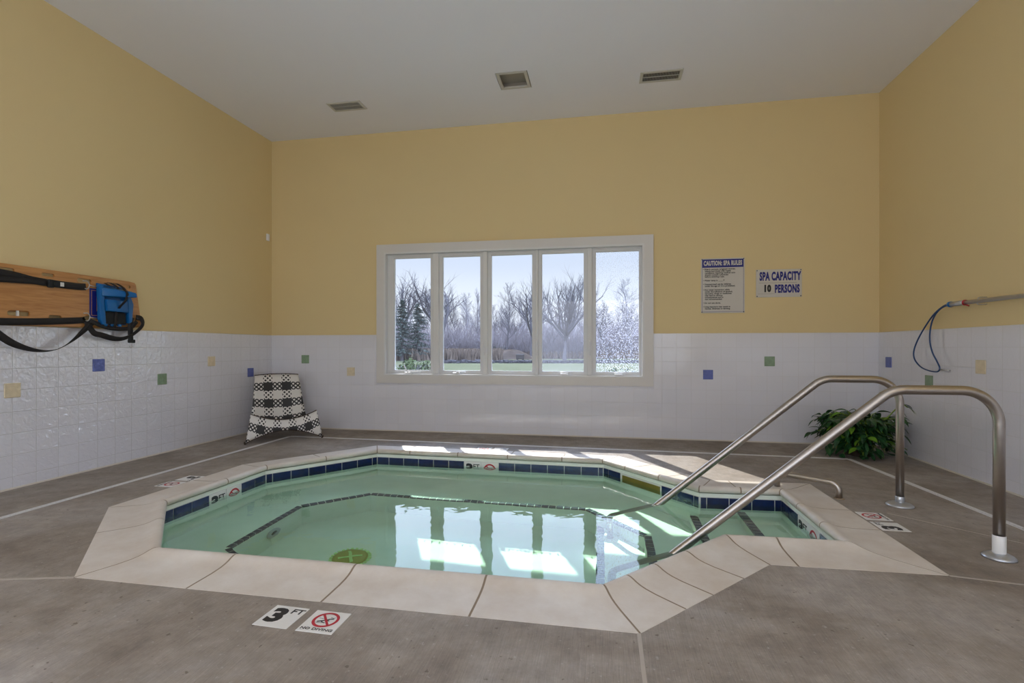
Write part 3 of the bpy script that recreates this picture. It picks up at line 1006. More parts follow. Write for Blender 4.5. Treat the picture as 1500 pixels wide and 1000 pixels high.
# ------------------------------------------------------------------ deck marker tiles
def deck_tile(kind, x, y, rot, label):
    t = thing('no_diving_marker' if kind == 0 else 'depth_marker', label, 'floor marker', (x, y, 0), rot)
    bm = bm_new(); h = .0745
    box(bm, (-h, -h, -.004), (h, h, .0016)); bevel_all(bm, .0008, 1)
    obj('marker_tile', bm, M_MARK, t)
    mt = Matrix.Translation((0, 0, .0018))
    if kind == 3:
        text_obj('numeral', '3', .128, M_INK, t, mt @ Matrix.Translation((-.024, 0, 0)), bold=.0065, sx=1.12)
        text_obj('lettering', 'FT', .046, M_INK, t, mt @ Matrix.Translation((.043, .040, 0)), bold=.0008, sx=1.1)
    else:
        no_diving_art(t, mt @ Matrix.Translation((0, .012, 0)), .052, True, .066)


deck_tile(3, -1.243, 1.791, radians(-2), 'white 3 FT tile in the near deck, left of the no diving tile')
deck_tile(0, -1.058, 1.785, radians(-1), 'white no diving tile in the near deck with lettering facing us')
deck_tile(0, 1.663, 3.517, radians(90), 'no diving tile set in the right deck beside the handrail foot')
deck_tile(3, 1.662, 3.330, radians(90), '3 FT tile set in the right deck outside the coping')
deck_tile(0, -3.297, 3.378, radians(-90), 'no diving tile set in the left deck near the channel drain')
deck_tile(3, -3.287, 3.555, radians(-90), '3 FT tile set in the left deck near the channel drain')
deck_tile(0, -1.228, 5.137, radians(180), 'no diving tile in the far deck, in the sunlit patch below the window')
deck_tile(3, -1.052, 5.137, radians(180), '3 FT tile in the far deck, in the sunlit patch below the window')

# ------------------------------------------------------------------ channel drain round the deck
chan = thing('channel_drain', 'narrow pale grey slotted channel drain running round the outer deck', 'drain', (-.7, 5.3, 0))
path = [(-3.668, YF + .02), (-3.672, 5.455), (2.285, 5.285), (2.405, 3.42), (2.46, YF + .02)]
for q in range(4):
    a, b = Vector(path[q]), Vector(path[q + 1])
    d = (b - a).normalized(); nn = Vector((-d.y, d.x)); Ls = (b - a).length
    bm = bm_new()
    wd = .0215
    for s in (-1, 1):
        c0, c1 = a + nn * (s * .0145), b + nn * (s * .0145)
        strip(bm, c0, c1, .014, -.002, .0035)
    k = int(Ls / .03)
    for z in range(k):
        c0 = a + d * (z * .03); strip(bm, c0, c0 + d * (.021), .018, -.002, .0025)
    bm.transform(Matrix.Translation((.7, -5.3, 0)))
    obj('channel_grate', bm, M_CHAN, chan)


# ------------------------------------------------------------------ handrails
def handrail(name, label, ybase, yin, top, xb, flange_r, sleeve):
    t = thing(name, label, 'handrail', (xb, ybase, 0), group='handrails into the spa')
    o = Vector((xb, ybase, 0))
    # post, top bar, slope into the water, then upright to its foot on the step
    sl = Vector((-.857, 0, -.773))
    x_t = 1.475; z_t = top
    kx = .40
    pts = [Vector((xb, ybase, 0)), Vector((xb, ybase, z_t)), Vector((x_t, ybase, z_t)), Vector((kx, yin, WZ)), Vector((.095, yin, -.375)), Vector((.045, yin - .04, -.42)), Vector((.045, yin - .06, ZSTEP + .005))]
    pts = [pts[0], pts[1], pts[2], pts[3], Vector((.045, yin, WZ - (kx - .045) * .902)), Vector((.045, yin - .05, ZSTEP + .004))]
    pp = fillet([p - o for p in pts], [.165, .165, .3, .10], 12)
    bm = bm_new(); sweep(bm, pp, .0242, 20)
    obj('rail_tube', bm, M_STEEL, t, smooth=50)
    bm = bm_new(); lathe(bm, [(flange_r, 0), (flange_r, .006), (flange_r * .88, .014), (.045, .022), (.034, .026), (.025, .027)], 32)
    obj('floor_flange', bm, M_FLANGE, t, smooth=40)
    bm = bm_new(); lathe(bm, [(.0262, .024), (.0272, .027), (.0272, sleeve), (.0255, sleeve + .002)], 24, None, False)
    obj('white_sleeve' if sleeve > .08 else 'base_sleeve', bm, M_WPLAST if sleeve > .08 else M_FLANGE, t, smooth=40)
    bm = bm_new(); lathe(bm, [(.062, 0), (.062, .006), (.045, .018), (.026, .022)], 28, Matrix.Translation(pts[-1] - o - Vector((0, 0, .003))))
    obj('step_flange', bm, M_WPLAST, t, smooth=40)
    return t


handrail('handrail', 'farther stainless handrail sloping into the spa, passing in front of the plant', 3.790, 3.871, .842, 1.950, .078, .062)
handrail('handrail', 'nearer stainless handrail sloping into the spa, with a white sleeve at its foot', 2.935, 2.971, .838, 1.955, .068, .112)
# low grab bar over the coping
t = thing('grab_bar', 'low stainless grab bar on the deck behind the nearer handrail', 'grab bar', (1.621, 3.889, 0))
pts = [Vector((0, 0, -.002)), Vector((0, 0, .106)), Vector((-.322, .255, .106)), Vector((-.322, .255, -.0))]
bm = bm_new(); sweep(bm, fillet(pts, [.06, .05], 10), .021, 16)
obj('bar_tube', bm, M_STEEL, t, smooth=50)
bm = bm_new(); lathe(bm, [(.034, 0), (.034, .003), (.022, .005)], 20); obj('bar_collar', bm, M_GROUT, t, smooth=40)


# ------------------------------------------------------------------ ceiling vents and fixture
def vent(x0, x1, y0, y1, label, nslat):
    cx, cy = (x0 + x1) / 2, (y0 + y1) / 2
    t = thing('ceiling_vent', label, 'vent', (cx, cy, ZC), group='ceiling vents')
    w, h = (x1 - x0) / 2, (y1 - y0) / 2
    bm = bm_new(); f = .028
    for lo, hi in (((-w, -h), (-w + f, h)), ((w - f, -h), (w, h)), ((-w + f, -h), (w - f, -h + f)), ((-w + f, h - f), (w - f, h))):
        box(bm, (lo[0], lo[1], -.009), (hi[0], hi[1], .0))
    obj('vent_frame', bm, M_VENTW, t)
    bm = bm_new(); box(bm, (-w + f, -h + f, -.0015), (w - f, h - f, 0)); obj('duct_opening', bm, M_VENTD, t)
    bm = bm_new()
    for k in range(nslat):
        xx = -w + f + (k + .5) * (2 * w - 2 * f) / nslat
        mt = Matrix.Translation((xx, 0, -.0055)) 
        box(bm, (-.0014, -h + f, -.003), (.0014, h - f, .004), mt)
    box(bm, (-w + f, -.002, -.0085), (w - f, .002, -.0015))
    obj('louvre_slats', bm, M_VENTW, t)


vent(-3.062, -2.665, 5.205, 5.405, 'slatted vent in the ceiling near the left wall', 26)
vent(.362, .774, 5.178, 5.385, 'slatted vent in the ceiling to the right of the square fixture', 24)
t = thing('ceiling_fixture', 'square recessed beige fixture in the middle of the ceiling', 'ceiling fixture', ((LX0 + LX1) / 2, (LY0 + LY1) / 2, ZC))
w, h = (LX1 - LX0) / 2, (LY1 - LY0) / 2
bm = bm_new()
g = .007; f = .030
for lo, hi in (((-w + g, -h + g), (-w + g + f, h - g)), ((w - g - f, -h + g), (w - g, h - g)), ((-w + g + f, -h + g), (w - g - f, -h + g + f)), ((-w + g + f, h - g - f), (w - g - f, h - g))):
    box(bm, (lo[0], lo[1], -.003), (hi[0], hi[1], .012))
obj('fixture_frame', bm, M_VENTW, t)
bm = bm_new()
for lo, hi in (((-w + g, -h + g), (-w + g + .012, h - g)), ((w - g - .012, -h + g), (w - g, h - g)), ((-w + g + .012, -h + g), (w - g - .012, -h + g + .012)), ((-w + g + .012, h - g - .012), (w - g - .012, h - g))):
    box(bm, (lo[0], lo[1], .012), (hi[0], hi[1], .11))
obj('fixture_housing', bm, M_PANELB, t)
bm = bm_new(); box(bm, (-w + g + .012, -h + g + .012, .055), (w - g - .012, h - g - .012, .06)); obj('fixture_panel', bm, M_PANELB, t)
bm = bm_new(); box(bm, (-w - .01, -h - .01, .112), (w + .01, h + .01, .118)); obj('fixture_cover', bm, M_VENTD, t)


# ------------------------------------------------------------------ signs on the back wall
def sign_base(name, label, x0, x1, z0, z1):
    t = thing(name, label, 'sign', ((x0 + x1) / 2, YB - .001, (z0 + z1) / 2))
    w, h = (x1 - x0) / 2, (z1 - z0) / 2
    bm = bm_new(); box(bm, (-w, -.005, -h), (w, -.0005, h)); bevel_all(bm, .001, 1)
    obj('sign_plate', bm, M_SIGNW, t)
    for sx in (-1, 1):
        for sz in (-1, 1):
            bm = bm_new()
            lathe(bm, [(.006, 0), (.006, .002), (.003, .004)], 10, Matrix.Translation((sx * (w - .011), -.005, sz * (h - .011))) @ Matrix.Rotation(radians(90), 4, 'X'))
            obj('sign_screw', bm, M_SCREW, t)
    return t, w, h


FACE = frame_mtx((0, -.0055, 0), (1, 0, 0), (0, 0, 1))
t, w, h = sign_base('spa_rules_sign', 'tall white sign headed CAUTION: SPA RULES, right of the window', 1.090, 1.558, 1.448, 2.068)
bm = bm_new(); box(bm, (-w + .012, -.0062, h - .105), (w - .012, -.0048, h - .012)); obj('title_bar', bm, M_SIGNB, t)
text_obj('title_lettering', 'CAUTION: SPA RULES', .070, M_SIGNW, t, FACE @ Matrix.Translation((0, h - .0585, .001)), bold=.0034, sx=.545, space=1.12)
bm = bm_new()
for lo, hi in (((-w + .012, -h + .012), (-w + .015, h - .105)), ((w - .015, -h + .012), (w - .012, h - .105)), ((-w + .012, -h + .012), (w - .012, -h + .015))):
    box(bm, (lo[0], -.0058, lo[1]), (hi[0], -.0048, hi[1]))
obj('sign_border', bm, M_SIGNB, t)
body = ("\u2022 Elderly persons, pregnant women,\n   infants and those with health\n   conditions requiring medical care\n   should consult a physician\n   before entering a spa.\n\n"
        "\u2022 Water temp is ____ F\n\n\u2022 Unsupervised use by children\n   under the age of 12 is prohibited.\n\n\u2022 Hot water immersion while\n   under the influence of alcohol,\n   narcotics, drugs or medicines\n"
        "   may lead to serious\n   consequences and is\n   not recommended.\n\n\u2022 Do not use alone.\n\n\u2022 Long exposure may result in\n   nausea, dizziness or fainting.")
text_obj('rules_lettering', body, .0236, M_INK, t, FACE @ Matrix.Translation((-w + .022, h - .112, .0003)), bold=.0007, align='LEFT', sx=1.02, line=.90)
t, w, h = sign_base('spa_capacity_sign', 'wide white sign reading SPA CAPACITY 10 PERSONS', 1.676, 2.148, 1.617, 1.925)
text_obj('title_lettering', 'SPA CAPACITY', .125, M_SIGNB, t, FACE @ Matrix.Translation((.012, .074, .0004)), bold=.0064, sx=.47, space=1.10)
text_obj('persons_lettering', 'PERSONS', .118, M_SIGNB, t, FACE @ Matrix.Translation((.085, -.066, .0004)), bold=.0064, sx=.485, space=1.10)
text_obj('numeral', '10', .098, M_INK, t, FACE @ Matrix.Translation((-.12, -.060, .0004)), bold=.0075, sx=.72, space=1.15)
bm = bm_new(); box(bm, (-w + .03, -.0056, .004), (w - .05, -.0048, .006)); box(bm, (-w + .02, -.0056, -.116), (-.04, -.0048, -.1145)); obj('rule_line', bm, M_INK, t)

# small white sensor by the corner
bm = bm_new(); box(bm, (0, -.028, -.045), (.014, .028, .045)); bevel_all(bm, .005, 2)
tag(obj('wall_sensor', bm, M_CEIL, smooth=40, loc=(XL, 5.965, 2.505)), 'small white box high on the left wall at the corner', 'sensor')

# ------------------------------------------------------------------ spine board on the left wall
board = thing('spine_board', 'varnished plywood rescue board with black straps hung on the left wall', 'rescue board', (XL, 3.2, 1.23))
bo = Vector((XL, 3.2, 1.23))


def slot(cy, cz, ly, lz):
    r = lz / 2; out = []
    for k in range(7):
        a = -pi / 2 + pi * k / 6
        out.append((cy + ly / 2 - r + r * cos(a), cz + r * sin(a)))
    for k in range(7):
        a = pi / 2 + pi * k / 6
        out.append((cy - ly / 2 + r + r * cos(a), cz + r * sin(a)))
    return out


SLOTS = [(2.97, 1.628, .13, .03), (3.263, 1.627, .10, .03), (3.545, 1.617, .125, .042), (3.06, 1.312, .155, .045), (3.315, 1.300, .10, .03), (3.60, 1.305, .125, .045),
         (2.6, 1.62, .12, .035), (2.6, 1.30, .12, .035), (3.955, 1.615, .03, .03), (3.985, 1.53, .025, .025)]
bm = bm_new()
oc = [(2.25, 1.250), (2.32, 1.215), (3.75, 1.232), (3.98, 1.240), (4.085, 1.252), (4.07, 1.30), (4.018, 1.640), (4.005, 1.656), (3.95, 1.662), (2.32, 1.672), (2.25, 1.64)]
bx0, bx1 = .032, .050
cu = bpy.data.curves.new('outline', 'CURVE'); cu.dimensions = '2D'; cu.fill_mode = 'BOTH'; cu.extrude = (bx1 - bx0) / 2 - .0025; cu.bevel_depth = .0025; cu.bevel_resolution = 1
for lp in [oc] + [slot(*q) for q in SLOTS]:
    sp_ = cu.splines.new('POLY'); sp_.points.add(len(lp) - 1); sp_.use_cyclic_u = True
    for pt_, (y, z) in zip(sp_.points, lp): pt_.co = (y - bo.y, z - bo.z, 0, 1)
t_ = bpy.data.objects.new('tmp', cu); COL.objects.link(t_)
me = bpy.data.meshes.new_from_object(t_.evaluated_get(bpy.context.evaluated_depsgraph_get()))
bpy.data.objects.remove(t_); bpy.data.curves.remove(cu)
me.transform(Matrix(((0, 0, 1, (bx0 + bx1) / 2), (1, 0, 0, 0), (0, 1, 0, 0), (0, 0, 0, 1))))
bm = bm_new(); bm.from_mesh(me); bpy.data.meshes.remove(me)
bmesh.ops.remove_doubles(bm, verts=bm.verts, dist=1e-5)
panel = obj('board_panel', bm, M_WOOD, board)
bm = bm_new()
for z in (1.34, 1.55): box(bm, (.002, 2.35 - bo.y, z - bo.z - .015), (.031, 3.93 - bo.y, z - bo.z + .015))
obj('back_runner', bm, M_WOOD, board)
bm = bm_new(); box(bm, (.0502, 3.585 - bo.y, 1.315 - bo.z), (.051, 3.75 - bo.y, 1.562 - bo.z)); st = obj('board_sticker', bm, M_SIGNB, board)
st['label'] = 'blue label sticker'
bm = bm_new()
for lo, hi in (((3.60, 1.33), (3.605, 1.548)), ((3.605, 1.543), (3.74, 1.548)), ((3.605, 1.33), (3.74, 1.335)), ((3.645, 1.37), (3.66, 1.50)), ((3.675, 1.36), (3.69, 1.52))):
    box(bm, (.0511, lo[0] - bo.y, lo[1] - bo.z), (.0516, hi[0] - bo.y, hi[1] - bo.z))
obj('sticker_print', bm, M_WOOD, st)
bm = bm_new()   # pale clip showing in a slot, white tape
box(bm, (.034, 3.05 - bo.y, 1.292 - bo.z), (.048, 3.062 - bo.y, 1.332 - bo.z))
obj('slot_clip', bm, M_WPLAST, board)


def strap(name, pts, wz, parent=board, twist=0., per=5):
    bm = bm_new()
    P = [Vector((p[0], p[1], p[2])) - bo for p in pts]
    P = spline(P, per)
    P = [p for p in P]
    if isinstance(wz, tuple): ribbon(bm, P, wz)
    else:
        W = []
        for i, p in enumerate(P):
            tt = (P[min(len(P) - 1, i + 1)] - P[max(0, i - 1)]).normalized()
            nn = Vector((1, 0, 0)).cross(tt).normalized()
            a_ = twist * sin(pi * i / (len(P) - 1)) ** 2
            W.append((nn * cos(a_) + Vector((1, 0, 0)) * sin(a_)) * wz)
        ribbon(bm, P, W)
    return obj(name, bm, M_STRAP, parent, smooth=40)


XP = XL + .062
strap('upper_strap', [(XP, 2.2, 1.60), (XP, 2.9, 1.598), (XP, 3.15, 1.570), (XP, 3.33, 1.562), (XP, 3.48, 1.562), (XP, 3.545, 1.567)], .028)
strap('upper_strap', [(XP + .004, 2.2, 1.535), (XP + .004, 2.85, 1.548), (XP + .004, 3.13, 1.562), (XP + .004, 3.24, 1.560)], .022)
bm = bm_new()
box(bm, (.056, 3.245 - bo.y, 1.528 - bo.z), (.082, 3.285 - bo.y, 1.592 - bo.z)); bevel_all(bm, .006, 2)
box(bm, (.058, 3.287 - bo.y, 1.535 - bo.z), (.084, 3.36 - bo.y, 1.587 - bo.z))
bk = obj('buckle', bm, M_FOAM, board, smooth=40)
bm = bm_new(); box(bm, (.0842, 3.325 - bo.y, 1.545 - bo.z), (.087, 3.352 - bo.y, 1.577 - bo.z)); obj('buckle_button', bm, M_WPLAST, bk)['label'] = 'white press button'
for (yy, zz) in ((3.555, 1.585), (3.56, 1.315)):
    bm = bm_new()
    sweep(bm, spline([(.056, yy - bo.y - .03, zz - bo.z - .03), (.066, yy - bo.y, zz - bo.z - .032), (.062, yy - bo.y + .02, zz - bo.z), (.066, yy - bo.y, zz - bo.z + .03), (.056, yy - bo.y - .03, zz - bo.z + .03)], 5), .004, 8)
    sweep(bm, [(.062, yy - bo.y + .02, zz - bo.z), (.062, yy - bo.y + .10, zz - bo.z - .012)], .004, 8)
    obj('strap_hook', bm, M_ALU, board, smooth=50)
strap('lower_strap', [(XP, 2.2, 1.22), (XP, 2.9, 1.243), (XP, 3.2, 1.258), (XP, 3.50, 1.283), (XP, 3.54, 1.292)], .026)
strap('hanging_strap', [(XP, 2.75, 1.33), (XP + .01, 2.90, 1.165), (XP + .02, 3.02, 1.075), (XP + .03, 3.17, 1.030), (XP + .03, 3.30, 1.045), (XP + .02, 3.42, 1.115), (XP + .01, 3.53, 1.21), (XP, 3.60, 1.275)], .026, twist=1.35)
strap('hanging_strap', [(XP, 3.55, 1.275), (XP + .012, 3.60, 1.185), (XP + .02, 3.66, 1.165), (XP + .03, 3.77, 1.135), (XP + .035, 3.86, 1.140), (XP + .03, 3.96, 1.185), (XP + .02, 4.055, 1.265), (XP + .015, 4.05, 1.325), (XP + .02, 3.99, 1.338)], .024, twist=.7)
strap('hanging_strap', [(XP + .01, 3.57, 1.285), (XP + .02, 3.70, 1.235), (XP + .02, 3.84, 1.222), (XP + .03, 3.93, 1.24), (XP + .03, 3.99, 1.30)], .018)
strap('hanging_strap', [(XP + .02, 3.945, 1.335), (XP + .03, 3.925, 1.27), (XP + .03, 3.925, 1.19), (XP + .03, 3.928, 1.115)], .026)
bm = bm_new(); box(bm, (.085, 3.90 - bo.y, 1.10 - bo.z), (.10, 3.97 - bo.y, 1.13 - bo.z)); bevel_all(bm, .004, 1)
tg = obj('tongue_housing', bm, M_FOAM, board)
bm = bm_new(); sweep(bm, spline([(.092, 3.915 - bo.y, 1.10 - bo.z), (.092, 3.918 - bo.y, 1.065 - bo.z), (.092, 3.935 - bo.y, 1.055 - bo.z), (.092, 3.950 - bo.y, 1.068 - bo.z), (.092, 3.950 - bo.y, 1.10 - bo.z)], 5), .004, 8)
obj('metal_tongue', bm, M_ALU, tg, smooth=50)

# head immobiliser: blue, strapped on the board's end
hd = thing('head_immobilizer', 'blue plastic head immobilizer strapped on the end of the rescue board', 'head immobilizer', (XL + .052, 3.75, 1.24))
ho = Vector((XL + .052, 3.75, 1.24))
U = lambda x, y, z: Vector((x, y - ho.y, z - ho.z))


def slab(bm, quad, x0, x1):
    a = [bm.verts.new(U(x0, y, z)) for y, z in quad]; b = [bm.verts.new(U(x1, y, z)) for y, z in quad]
    bm.faces.new(a[::-1]); bm.faces.new(b)
    for i in range(4): bm.faces.new((a[i], a[(i + 1) % 4], b[(i + 1) % 4], b[i]))


bm = bm_new(); slab(bm, [(3.655, 1.255), (3.905, 1.262), (3.90, 1.60), (3.635, 1.612)], .002, .016); bmesh.ops.recalc_face_normals(bm, faces=bm.faces); bevel_all(bm, .004, 2)
base = obj('base_plate', bm, M_BLUEP, hd, smooth=40)
for q, nm in (([(3.635, 1.30), (3.66, 1.255), (3.685, 1.258), (3.665, 1.60), (3.632, 1.60)], 's'), ([(3.90, 1.275), (3.93, 1.29), (3.945, 1.45), (3.90, 1.56), (3.885, 1.54)], 's')):
    bm = bm_new()
    a = [bm.verts.new(U(.016, y, z)) for y, z in q]; b = [bm.verts.new(U(.055, y, z)) for y, z in q]
    bm.faces.new(a[::-1]); bm.faces.new(b)
    for i in range(len(q)): bm.faces.new((a[i], a[(i + 1) % len(q)], b[(i + 1) % len(q)], b[i]))
    bmesh.ops.recalc_face_normals(bm, faces=bm.faces); bevel_all(bm, .005, 2)
    obj('side_rail', bm, M_BLUEP, hd, smooth=40)
bm = bm_new()     # upper head block, wedge standing out of the plate
a = [U(.016, 3.655, 1.59), U(.016, 3.885, 1.585), U(.016, 3.885, 1.50), U(.016, 3.655, 1.50)]
b = [U(.06, 3.64, 1.575), U(.165, 3.87, 1.545), U(.175, 3.87, 1.505), U(.065, 3.64, 1.50)]
va, vb = [bm.verts.new(p) for p in a], [bm.verts.new(p) for p in b]
bm.faces.new(va); bm.faces.new(vb[::-1])
for i in range(4): bm.faces.new((va[i], vb[i], vb[(i + 1) % 4], va[(i + 1) % 4]))
bmesh.ops.recalc_face_normals(bm, faces=bm.faces); bevel_all(bm, .006, 2)
obj('head_block', bm, M_BLUEP, hd, smooth=40)
bm = bm_new(); slab(bm, [(3.68, 1.375), (3.875, 1.37), (3.87, 1.475), (3.675, 1.475)], .016, .075); bmesh.ops.recalc_face_normals(bm, faces=bm.faces); bevel_all(bm, .006, 2)
obj('head_block', bm, M_BLUEP, hd, smooth=40)
bm = bm_new(); slab(bm, [(3.69, 1.262), (3.88, 1.265), (3.875, 1.368), (3.685, 1.372)], .016, .045); bmesh.ops.recalc_face_normals(bm, faces=bm.faces); bevel_all(bm, .006, 2)
obj('foam_pad', bm, M_FOAM, hd, smooth=40)['label'] = 'black foam pad'
bm = bm_new(); ribbon(bm, spline([U(.02, 3.705, 1.618), U(.06, 3.715, 1.595), U(.14, 3.79, 1.555), U(.13, 3.80, 1.48), U(.085, 3.785, 1.42), U(.055, 3.775, 1.36), U(.05, 3.775, 1.27), U(.02, 3.775, 1.225)], 5), (0, .012, 0))
obj('head_strap', bm, M_STRAP, hd, smooth=40)
for yy in (3.775, 3.835):
    bm = bm_new(); ribbon(bm, spline([U(.003, yy - .03, 1.628), U(.02, yy - .02, 1.625), U(.05, yy, 1.60), U(.06, yy + .02, 1.575)], 4), (0, .014, 0)); obj('head_strap', bm, M_STRAP, hd, smooth=40)
for yy in (3.70, 3.76, 3.83):
    bm = bm_new(); lathe(bm, [(.016, 0), (.016, .02), (.006, .026)], 12, Matrix.Translation(U(.016, yy, 1.258)) @ Matrix.Rotation(radians(90), 4, 'Y'))
    obj('blue_knob', bm, M_BLUEP, hd, smooth=40)

# ------------------------------------------------------------------ life hook on the right wall
hook = thing('life_hook', 'long aluminium pole with a thin dark blue hoop hung on the right wall', 'rescue pole', (XR, 4.8, 1.42))
go = Vector((XR, 4.8, 1.42)); HX = XR - .06
W_ = lambda y, z, dx=0: Vector((HX + dx, y, z)) - go
bm = bm_new(); sweep(bm, [W_(4.66, 1.417), W_(1.2, 1.405)], .0165, 18); obj('pole_tube', bm, M_ALU, hook, smooth=50)
bm = bm_new(); sweep(bm, [W_(4.81, 1.418), W_(4.655, 1.4175)], .0205, 18); obj('pole_sleeve', bm, M_ALU, hook, smooth=50)
bm = bm_new(); sweep(bm, [W_(4.648, 1.4175), W_(4.638, 1.4175)], .0225, 18); sweep(bm, [W_(4.64, 1.400), W_(4.60, 1.388)], .005, 8); obj('red_clip', bm, M_RED, hook, smooth=50)
bm = bm_new(); sweep(bm, [W_(4.83, 1.418), W_(4.805, 1.418)], .0235, 18); obj('sleeve_collar', bm, M_BLUEP, hook, smooth=50)
loop = [W_(4.82, 1.418), W_(4.90, 1.412), W_(5.03, 1.35), W_(5.16, 1.24), W_(5.27, 1.12), W_(5.325, 1.02), W_(5.31, .945), W_(5.22, .88), W_(5.11, .852), W_(5.01, .845), W_(4.965, .856), W_(4.955, .885),
        W_(4.99, .935), W_(5.05, 1.01), W_(5.085, 1.10), W_(5.085, 1.20), W_(5.05, 1.30), W_(4.98, 1.37), W_(4.90, 1.405), W_(4.82, 1.414)]
bm = bm_new(); sweep(bm, spline(loop, 6), .0062, 10); obj('hoop', bm, M_DKBLUE, hook, smooth=60)
bm = bm_new(); sweep(bm, [W_(4.955, .872), W_(4.90, .862, .03), W_(4.90, .862, .047)], .005, 8); obj('wall_peg', bm, M_ALU, hook, smooth=50)
bm = bm_new(); sweep(bm, spline([W_(4.5, 1.445, .059), W_(4.5, 1.445, .02), W_(4.5, 1.436, 0), W_(4.5, 1.397, -.005), W_(4.5, 1.390, .02), W_(4.5, 1.393, .059)], 5), .004, 8); obj('wall_bracket', bm, M_ALU, hook, smooth=50)

# ------------------------------------------------------------------ woven chair in the back left corner
fl, fr = Vector((-3.844, 4.901, 0)), Vector((-3.246, 5.434, 0))
cx = (fl + fr) / 2
ang = math.atan2(fr.y - fl.y, fr.x - fl.x)
chair = thing('lounge_chair', 'low black and white checked woven lounge chair in the back left corner', 'chair', (cx.x, cx.y, 0), ang)
half = (fr - fl).length / 2


def grid_obj(name, fn, nu, nv, m, parent, th=.006):
    bm = bm_new(); uvl = bm.loops.layers.uv.new('UVMap')
    P = [[None] * (nv + 1) for _ in range(nu + 1)]; UV = {}
    for i in range(nu + 1):
        for j in range(nv + 1):
            p, uv = fn(i / nu, j / nv)
            v = bm.verts.new(p); P[i][j] = v; UV[v] = uv
    for i in range(nu):
        for j in range(nv):
            f_ = bm.faces.new((P[i][j], P[i + 1][j], P[i + 1][j + 1], P[i][j + 1]))
    bm.normal_update()
    for f_ in bm.faces:
        for l in f_.loops: l[uvl].uv = UV[l.vert]
    o = obj(name, bm, m, parent, smooth=True)
    md = o.modifiers.new('thickness', 'SOLIDIFY'); md.thickness = th; md.offset = 0
    return o


BAND = .088
SEAT_D = .50


def rim(u):      # front edge of the seat, height across the width
    s = 2 * u - 1
    return .235 + .085 * s * s


def skirt(u, v):
    s = 2 * u - 1
    top = Vector((s * (half - .055), .035, rim(u)))
    low_z = .015 + .112 * (1 - abs(s) ** 1.8)
    bot = Vector((s * half, -.012, low_z))
    p = top.lerp(bot, v)
    p.y -= .02 * sin(pi * v)
    return p, (s * half / BAND + .5, (top.z - p.z) / BAND + .12)


grid_obj('front_skirt', skirt, 24, 8, M_WEAVE, chair)


def seat(u, v):
    s = 2 * u - 1
    w_ = (half - .055) * (1 - v) + .30 * v
    z = rim(u) * (1 - v) + (.150 + .05 * s * s) * v - .03 * sin(pi * v) * (1 - .5 * s * s)
    return Vector((s * w_, .035 + SEAT_D * v, z)), (s * w_ / BAND + .5, v * SEAT_D / BAND + .1)


grid_obj('seat', seat, 20, 12, M_WEAVE, chair)


def back(u, v):
    s = 2 * u - 1
    w_ = .315 - .065 * v ** .7
    y = .035 + SEAT_D + .20 * v - .03 * sin(pi * v) + .05 * (1 - s * s) * (1 - .3 * v)
    z = .150 + .05 * s * s * (1 - v) + .560 * v + .012 * (1 - s * s) * v
    return Vector((s * w_, y, z)), (s * w_ / .105 + .5, v * 5.6 + 1.35)


grid_obj('backrest', back, 16, 14, M_WEAVE, chair)
bm = bm_new()
for fn, vv in ((skirt, 0), (skirt, 1), (back, 1)):
    sweep(bm, [fn(k / 24, vv)[0] + Vector((0, .004, .002 if vv == 0 or fn is back else 0)) for k in range(25)], .008, 8)
for s in (0, 1):
    sweep(bm, [skirt(s, k / 6)[0] + Vector((.012 * (1 - 2 * s), .016, 0)) for k in range(7)], .010, 8)
    sx_ = .014 * (1 - 2 * s)
    sweep(bm, [seat(s, k / 8)[0] + Vector((sx_, .012, -.010)) for k in range(9)] + [back(s, k / 8)[0] + Vector((sx_, .016, 0)) for k in range(1, 9)], .009, 8)
obj('chair_frame', bm, M_DARKWOOD, chair, smooth=60)
for s in (-1, 1):
    bm = bm_new(); sweep(bm, [(s * half, -.004, .03), (s * half, -.004, 0)], [.014, .011], 10); obj('foot', bm, M_DARKWOOD, chair)
    bm = bm_new(); sweep(bm, [(s * .29, SEAT_D + .04, .18), (s * .30, SEAT_D + .12, 0)], [.014, .011], 10); obj('rear_leg', bm, M_DARKWOOD, chair)

# ------------------------------------------------------------------ plant in the right corner
rnd = random.Random(21)
plant = thing('potted_plant', 'bushy green houseplant on the floor in the back right corner', 'plant', (2.47, 5.50, 0))
bm = bm_new(); lathe(bm, [(.10, 0), (.105, .005), (.135, .15), (.142, .165), (.142, .18), (.128, .18), (.12, .15), (.0, .15)], 28); obj('pot', bm, M_POT, plant, smooth=40)
bm = bm_new(); lathe(bm, [(.119, .150), (.09, .158), (.0, .165)], 20); obj('soil', bm, M_SOIL, plant, smooth=True)
bl, bp_, bs = bm_new(), bm_new(), bm_new()


def leaf(bm, base, d, length, width, droop, roll=0.):
    d = d.normalized(); side = d.cross(Vector((0, 0, 1)))
    if side.length < .1: side = Vector((1, 0, 0))
    side.normalize(); side = Matrix.Rotation(roll, 3, d) @ side
    prof = (.10, .62, .95, 1., .78, .42, .03)
    rows = []; p = Vector(base); dd = d.copy(); st_ = length / (len(prof) - 1)
    for k, w_ in enumerate(prof):
        nrm = side.cross(dd)
        rows.append((bm.verts.new(p - side * width * w_ / 2 + nrm * .10 * width * w_), bm.verts.new(p - nrm * .04 * width), bm.verts.new(p + side * width * w_ / 2 + nrm * .10 * width * w_)))
        dd = (dd + Vector((0, 0, -droop))).normalized(); p = p + dd * st_
        if p.z < .012: p.z = .012
    for a, b in zip(rows, rows[1:]):
        bm.faces.new((a[0], a[1], b[1], b[0])); bm.faces.new((a[1], a[2], b[2], b[1]))


